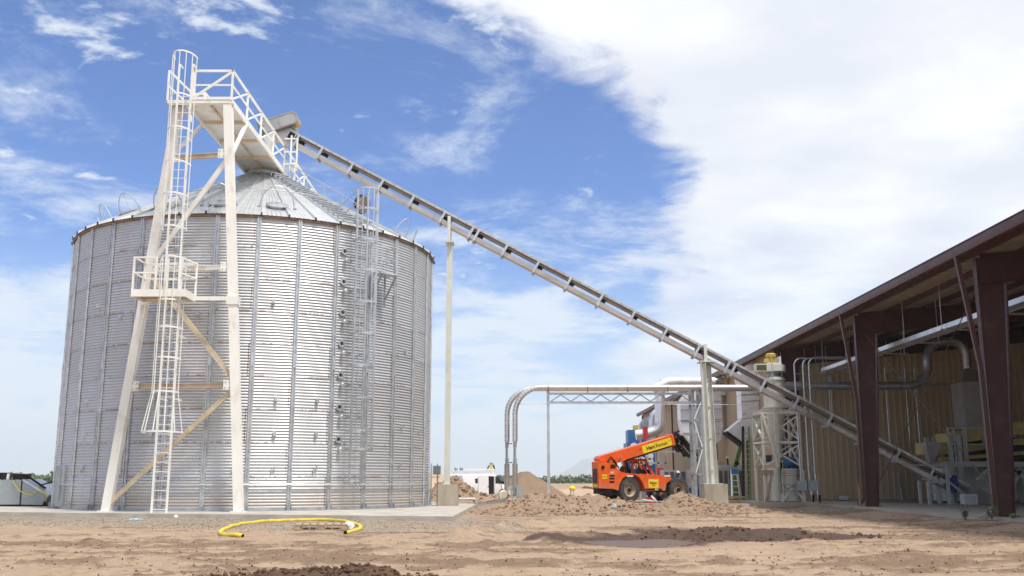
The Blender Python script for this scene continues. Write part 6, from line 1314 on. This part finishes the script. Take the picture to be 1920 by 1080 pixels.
q = MB(); q.bx(.9, 1.3, .45, .95, 1.50, 1.75); q.bar((1.0, .7, 1.7), (.85, .7, 2.25), .45, .12); q.build('seat', BLACK, th_); q = MB(); q.tube([(1.78+.08*math.cos(a)*.5, .7+.19*math.cos(a), 1.98+.19*math.sin(a)) for a in [2*PI*i/18 for i in range(18)]], .018, 6, closed=True); q.bar((1.80, .7, 1.95), (2.05, .7, 1.55), .05); q.build('steering_wheel', BLACK, th_)
q = MB(); q.bx(1.9, 2.3, .35, 1.05, 1.5, 1.72); q.build('dashboard', BLACK, th_)
# white pipes lying under the machine
for k, (a_, b_) in enumerate((((1205, 937.5, 50.5), (1227, 940.5, 50.0)), ((1222, 931, 51), (1232, 941.5, 49.5)))): q = MB(); q.cyl(at(*a_), at(*b_), .055, n=10); o = q.build('plastic_pipe', WHITEB, None); tag(o, ('white pipe lying nearly level between the telehandler wheels', 'white pipe leaning steeply before the telehandler front wheel')[k], 'pipe')
q = MB(); p = at(1221, 937, 52.4); q.bx(p.x-.22, p.x+.22, 52.3, 52.6, -.1, p.z+.12); o = q.build('red_container', REDP, None); tag(o, 'small red container on the dirt below the telehandler', 'container')

# ------------------------------------------------------------------ white van (own axes; origin under the middle)
VH = R_(50); vr = at(898, 912, 82.5)
vn = thing('cargo_van', 'white cargo van with open side door and ladders on its roof', 'van', (vr.x, vr.y, -.46), rotz=VH)
def loft(name, secs, m, par):
    q = MB(); n = len(secs[0][1]); vs = [(x, y, z) for x, ring in secs for y, z in ring]
    fs = [(i*n+k, i*n+(k+1) % n, (i+1)*n+(k+1) % n, (i+1)*n+k) for i in range(len(secs)-1) for k in range(n)]
    fs += [tuple(range(n))[::-1], tuple(range((len(secs)-1)*n, len(secs)*n))]; q.add(vs, fs); return q.build(name, m, par, True, 30)
def vring(w, z0, z1, tw_): return [(-w*.92, z0), (-w, z0+.18), (-w, (z0+z1)*.5+.1), (-w*tw_, z1-.12), (-w*tw_*.86, z1), (w*tw_*.86, z1), (w*tw_, z1-.12), (w, (z0+z1)*.5+.1), (w, z0+.18), (w*.92, z0)]
body = loft('body', [(-2.85, vring(.95, .55, 1.98, .88)), (-2.75, vring(1.0, .42, 2.08, .90)), (.9, vring(1.0, .40, 2.12, .90)), (1.25, vring(1.0, .40, 2.02, .86)), (1.85, vring(.99, .40, 1.36, .92)), (2.6, vring(.96, .42, 1.14, .92)), (2.85, vring(.86, .50, .98, .9))], VANW, vn)
for x in (-1.75, 1.75):
    for y, s_ in ((-.86, -1), (.86, 1)):
        wheel(vn, x, y, .38, .38, .25, s_, 0)
        q = MB(); q.lathe([(.0, 0), (.47, 0), (.47, .02), (0, .02)], (x, s_*1.0, .42), 24, axis='y'); q.build('wheel_arch', BLACK, vn)
q = MB(); q.bx(-.05, .72, -1.012, -1.0, .50, 1.92); q.build('door_opening', BLACK, vn)
q = MB(); q.extrude([(-1.25, -1.10, .46), (-.02, -1.10, .46), (-.02, -1.06, 1.95), (-1.25, -1.06, 1.95)], (0, .07, 0)); dr = q.build('sliding_door', VANW, vn, False); q = MB(); q.bx(-.16, -.06, -1.125, -1.10, 1.05, 1.12); q.build('door_handle', BLACK, dr)
q = MB(); q.bx(-1.62, -1.32, -1.008, -.99, 1.38, 1.72) if False else q.extrude([(-1.55, -1.002, 1.35), (-1.28, -1.002, 1.35), (-1.28, -.985, 1.72), (-1.55, -.985, 1.72)], (0, .02, 0)); q.build('side_window', GLASS, vn)
q = MB(); q.extrude([(.84, -1.005, 1.33), (1.66, -1.005, 1.33), (1.26, -.90, 1.90), (.88, -.90, 1.90)], (0, .03, 0)); q.build('front_door_window', GLASS, vn)
q = MB(); q.add([(1.33, -.80, 1.94), (1.33, .80, 1.94), (1.86, .86, 1.385), (1.86, -.86, 1.385)], [(0, 1, 2, 3)]); q.v = [(x+.02, y, z+.012) for x, y, z in q.v]; q.build('windscreen', GLASS, vn)
q = MB(); q.bx(.79, .81, -1.014, -1.0, .45, 1.9); q.bx(1.70, 1.715, -1.008, -.99, .9, 1.3); q.build('door_gap', mat('panel_gap', (.25, .25, .26), .6), vn)
q = MB(); q.bx(-2.80, -2.70, -1.012, -.93, 1.02, 1.36); q.bx(-2.88, -2.80, -.99, -.90, 1.02, 1.36); q.build('tail_light', REDL, vn); q = MB(); q.bx(-2.88, -2.80, .90, .99, 1.02, 1.36); q.build('tail_light', REDL, vn)
q = MB(); q.bx(-2.875, -2.82, -.02, .02, .6, 1.95); [q.bx(-2.88, -2.83, y-.32, y+.32, 1.35, 1.80) for y in ()]; q.bx(-2.92, -2.80, -.9, .9, .45, .60); q.build('rear_bumper', mat('bumper_grey', (.3, .3, .31), .4, .4), vn)
q = MB(); q.bx(2.74, 2.92, -.85, .85, .45, .62); q.build('front_bumper', MATS['bumper_grey'], vn)
q = MB(); q.bx(1.60, 1.72, -1.22, -1.05, 1.28, 1.50); q.bar((1.64, -1.08, 1.35), (1.62, -.98, 1.36), .05); q.build('wing_mirror', BLACK, vn)
for x in (-2.2, -.7, .7): q = MB(); q.bar((x, -.78, 2.25), (x, .78, 2.25), .05); [q.bar((x, y, 2.02), (x, y, 2.25), .05) for y in (-.78, .78)]; q.build('roof_rack', WHITEP, vn)
lv = thing('roof_ladder', 'white extension ladder strapped on the roof rack of the van', 'ladder', (vr.x, vr.y, 1.9), rotz=VH)
q = MB(); [q.bar((-2.6, y, .10), (1.4, y, .10), .10, .12) for y in (-.62, -.22, .22, .55)]; q.build('rail', WHITEP, lv); q = MB(); [q.cyl((-2.5+.3*i, -.62, .10), (-2.5+.3*i, -.22, .10), .02) for i in range(13)]; q.build('rung', GALV, lv)
q = MB(); [q.cyl((-2.75, y, .12), (-2.55, y, .12), .12, n=10) for y in (-.5, .1)]; o = q.build('ladder_roller', GALVD, lv)
tl_ = thing('tool_stand', 'yellow and dark tool stand standing behind the van cab roof', 'tool', (vr.x+.9, vr.y+.75, 1.9))
bx_, by_ = vr.x+.95, vr.y+.7; q = MB(); q.extrude([(bx_-.16, by_, 1.90), (bx_+.18, by_, 1.90), (bx_+.08, by_, 2.40), (bx_-.04, by_, 2.40)], (0, .25, 0)); q.build('yellow_body', YELLOW, tl_); q = MB(); q.bx(bx_-.10, bx_+.16, by_-.02, by_+.27, 2.40, 2.56); q.build('head', WOOD, tl_); q = MB(); q.bar((bx_-.36, by_, 1.92), (bx_-.12, by_, 2.35), .10); q.bar((bx_+.36, by_, 1.92), (bx_+.2, by_, 2.4), .12); q.build('side_arm', BLACK, tl_)

# ------------------------------------------------------------------ worker behind the front wheel
def skinned(name, pts, edges, radii, m, parent, sub=2, root=0):
    me = bpy.data.meshes.new(name); me.from_pydata(pts, edges, []); o = bpy.data.objects.new(name, me); col.objects.link(o)
    sk_ = o.modifiers.new('skin', 'SKIN'); sk_.use_smooth_shade = True
    for i, r in enumerate(radii): v = me.skin_vertices[0].data[i]; v.radius = (r, r) if not isinstance(r, tuple) else r; v.use_root = (i == root)
    sb = o.modifiers.new('sub', 'SUBSURF'); sb.levels = sub; sb.render_levels = sub
    bpy.context.view_layer.update(); m2 = bpy.data.meshes.new_from_object(o.evaluated_get(bpy.context.evaluated_depsgraph_get()))
    o.modifiers.clear(); o.data = m2; bpy.data.meshes.remove(me); m2.name = name; m2.materials.clear(); m2.materials.append(m); m2.shade_smooth(); o.parent = parent; return o
wp_ = at(1271, 896, 57.5); WX, WY = wp_.x, 57.5; WZ = -.10
pe = thing('person', 'worker in blue shirt and pale cap standing behind the front wheel', 'person', (WX, WY, WZ))
# body: pelvis, chest, neck, legs, arms (arms folded forward over the chest)
P_ = [(0,0,.92), (0,-.02,1.12), (0,-.03,1.33), (0,-.04,1.45), (0,-.06,1.53),
      (-.10,0,.86), (-.12,-.02,.48), (-.13,.02,.08), (-.13,-.14,.04), (.10,0,.86), (.12,-.02,.48), (.13,.02,.08), (.13,-.14,.04),
      (-.19,-.02,1.40), (-.27,-.02,1.14), (-.14,-.24,1.16), (.19,-.02,1.40), (.27,-.02,1.14), (.14,-.24,1.18)]
E_ = [(0,1),(1,2),(2,3),(3,4),(0,5),(5,6),(6,7),(7,8),(0,9),(9,10),(10,11),(11,12),(3,13),(13,14),(14,15),(3,16),(16,17),(17,18)]
rad_ = [(.16,.12),(.15,.11),(.18,.12),(.10,.09),.055,.10,.075,.05,.04,.10,.075,.05,.04,.075,.052,.04,.075,.052,.04]
skinned('body', P_, E_, rad_, BLUEC, pe)
q = MB(); q.lathe([(.135, .0), (.13, .40), (.10, .86), (.0, .88)], (-.12, 0, .05), 12); q.lathe([(.135, .0), (.13, .40), (.10, .86), (.0, .88)], (.12, 0, .05), 12); q.v = [(x*.75, y*.75, z) for x, y, z in q.v]; q.v = [(x+(-.03 if x < 0 else .03)+WX, y+WY, z+WZ) for x, y, z in q.v]; q.build('trousers', DARKC, pe)
hx, hy, hz0 = WX, WY-.07, WZ+1.64
q = MB(); q.blob((hx, hy, hz0), .105, 3, 0, (.85, 1.0, 1.18)); q.blob((hx, hy-.10, hz0-.01), .022, 1, 0, (.7, 1, 1.2)); q.blob((hx-.09, hy+.01, hz0), .025, 1, 0, (.5, .8, 1.2)); q.blob((hx+.09, hy+.01, hz0), .025, 1, 0, (.5, .8, 1.2)); hd_ = q.build('head', SKIN, pe)
q = MB(); [q.blob((hx+s_*.035, hy-.093, hz0+.02), .014, 1) for s_ in (-1, 1)]; q.bx(hx-.03, hx+.03, hy-.102, hy-.09, hz0-.062, hz0-.052); q.build('eyes_and_mouth', BLACK, hd_)
q = MB(); q.lathe([(.108, .05), (.112, .08), (.10, .13), (.06, .165), (.0, .175)], (hx, hy+.005, hz0-.02), 18); q.extrude([(hx-.08, hy-.20, hz0+.035), (hx+.08, hy-.20, hz0+.035), (hx+.095, hy-.04, hz0+.055), (hx-.095, hy-.04, hz0+.055)], (0, 0, .012)); q.build('cap', WHITEB, pe)
q = MB(); q.extrude([(WX-.10, WY-.165, WZ+1.44), (WX-.02, WY-.175, WZ+1.46), (WX-.06, WY-.185, WZ+1.10), (WX-.17, WY-.175, WZ+1.08)], (0, .02, 0)); q.extrude([(WX+.03, WY-.17, WZ+1.50), (WX+.09, WY-.17, WZ+1.50), (WX+.12, WY-.18, WZ+1.36), (WX+.05, WY-.18, WZ+1.36)], (0, .02, 0)); q.build('safety_strap', HIVIS, pe)
for s_, wr in ((-1, (-.14, -.24, 1.16)), (1, (.14, -.24, 1.18))):
    w_ = Vector(wr); q = MB(); q.blob(w_+Vector((-s_*.05, -.03, .0)), .045, 2, 0, (1, .5, .9))
    for k in range(4): b_ = w_+Vector((-s_*.08, -.04, .03-.02*k)); q.tube([b_, b_+Vector((-s_*.035, -.012, -.004)), b_+Vector((-s_*(.058+.006*(k in (1, 2))), .012, -.01))], [.010, .009, .007], 6)
    q.tube([w_+Vector((-s_*.04, -.04, .03)), w_+Vector((-s_*.065, -.055, .055)), w_+Vector((-s_*.085, -.05, .06))], [.011, .010, .008], 6)
    q.v = [(x+WX, y+WY, z+WZ) for x, y, z in q.v]; q.build('hand', SKIN, pe)
p = at(1308, 917, 55.5); crumple('tarp_bundle', 'bundle of blue cloth on the dirt behind the truss legs', 'tarp', (p.x, 55.5, p.z-.05), .34, BLUEC, (1.2, .8, .9)); 

# ------------------------------------------------------------------ far scrub, hills and the air
def scrub(name, x0, x1, ya, yb, n, h0, h1, m, zg=-.4):
    bm = bmesh.new(); bmesh.ops.create_icosphere(bm, subdivisions=1, radius=1); bm.verts.ensure_lookup_table(); bv = np.array([v.co[:] for v in bm.verts]); bf = np.array([[v.index for v in f.verts] for f in bm.faces]); bm.free()
    cx = rng.uniform(x0, x1, n); cyy = rng.uniform(ya, yb, n); hh = (h0+(h1-h0)*np.clip(.5+1.4*fbm(cx, cyy, .03, 3, 5), 0, 1))*rng.uniform(.75, 1.15, n)
    per = 26; V = []
    C = np.stack([np.repeat(cx, per), np.repeat(cyy, per), np.zeros(n*per)], 1); Hh = np.repeat(hh, per)
    th0 = rng.uniform(0, 2*PI, n*per); rr = np.sqrt(rng.uniform(0, 1, n*per))*Hh*.75; C[:, 0] += rr*np.cos(th0); C[:, 1] += rr*np.sin(th0); C[:, 2] = zg+Hh*rng.uniform(.05, .95, n*per)*(1-.45*(rr/(Hh*.75))**2)
    S = Hh*rng.uniform(.07, .17, n*per); jit = rng.uniform(.35, 1.5, (n*per, len(bv), 1))
    V = bv[None]*jit*S[:, None, None]+C[:, None]; k = len(bv); Fc = (bf[None]+(np.arange(n*per)*k)[:, None, None]).reshape(-1, 3)
    me = bpy.data.meshes.new(name); me.vertices.add(len(V)*k); me.vertices.foreach_set('co', V.astype(np.float32).ravel()); me.loops.add(Fc.size); me.loops.foreach_set('vertex_index', Fc.astype(np.int32).ravel()); me.polygons.add(len(Fc)); me.polygons.foreach_set('loop_start', np.arange(len(Fc), dtype=np.int32)*3); me.update(calc_edges=True); me.materials.append(m)
    o = bpy.data.objects.new(name, me); col.objects.link(o); tag(o, kind='stuff'); return o
SCR = mat('scrub_leaves', (.105, .135, .060), .75, var=.45, vs=.22)
scrub('desert_scrub', -60, 130, 330, 420, 900, 1.8, 3.4, SCR)
scrub('scrub_thicket', -175, -85, 215, 260, 420, 2.2, 4.2, SCR)
def hills(name, x0, x1, y, depth, hf, m):
    xs = np.linspace(x0, x1, 160); ys = np.linspace(y-depth, y+depth, 40)
    o = heightfield(name, xs, ys, lambda x, yy: -20+(20+hf(x))*np.cos(np.clip((yy-y)/depth, -1, 1)*PI/2)**1.2*(1+.25*fbm(x, yy, .006, 4, 3))+8*fbm(x, yy, .004, 4, 9), m); tag(o, kind='structure'); return o
HILLM = mat('hill_rock', (.20, .17, .13), .9, var=.3, vs=.004)
hills('distant_hills', 200, 2500, 8000, 800, lambda x: 122*np.exp(-((x-600)/165)**2)+78*np.exp(-((x-870)/260)**2)+24*np.exp(-((x-435)/210)**2)+104*np.exp(-((x-1560)/450)**2), HILLM)
hills('low_hills', 200, 1900, 5600, 500, lambda x: 28*np.exp(-((x-470)/125)**2)+33*np.exp(-((x-800)/260)**2), HILLM)
hm_ = bpy.data.materials.new('thin_air'); hm_.use_nodes = True; hm_.node_tree.nodes.clear(); t = NT(hm_.node_tree)
out = t.node('ShaderNodeOutputMaterial'); pv = t.node('ShaderNodeVolumePrincipled'); pv.inputs['Color'].default_value = (.78, .91, 1.0, 1); pv.inputs['Density'].default_value = 2.2e-4; pv.inputs['Anisotropy'].default_value = .2
t.l.new(pv.outputs[0], out.inputs['Volume'])
q = MB(); q.bx(-9300, 9300, -3300, 9800, -60, 260); hz = q.build('haze', hm_, None, False); tag(hz, kind='stuff')
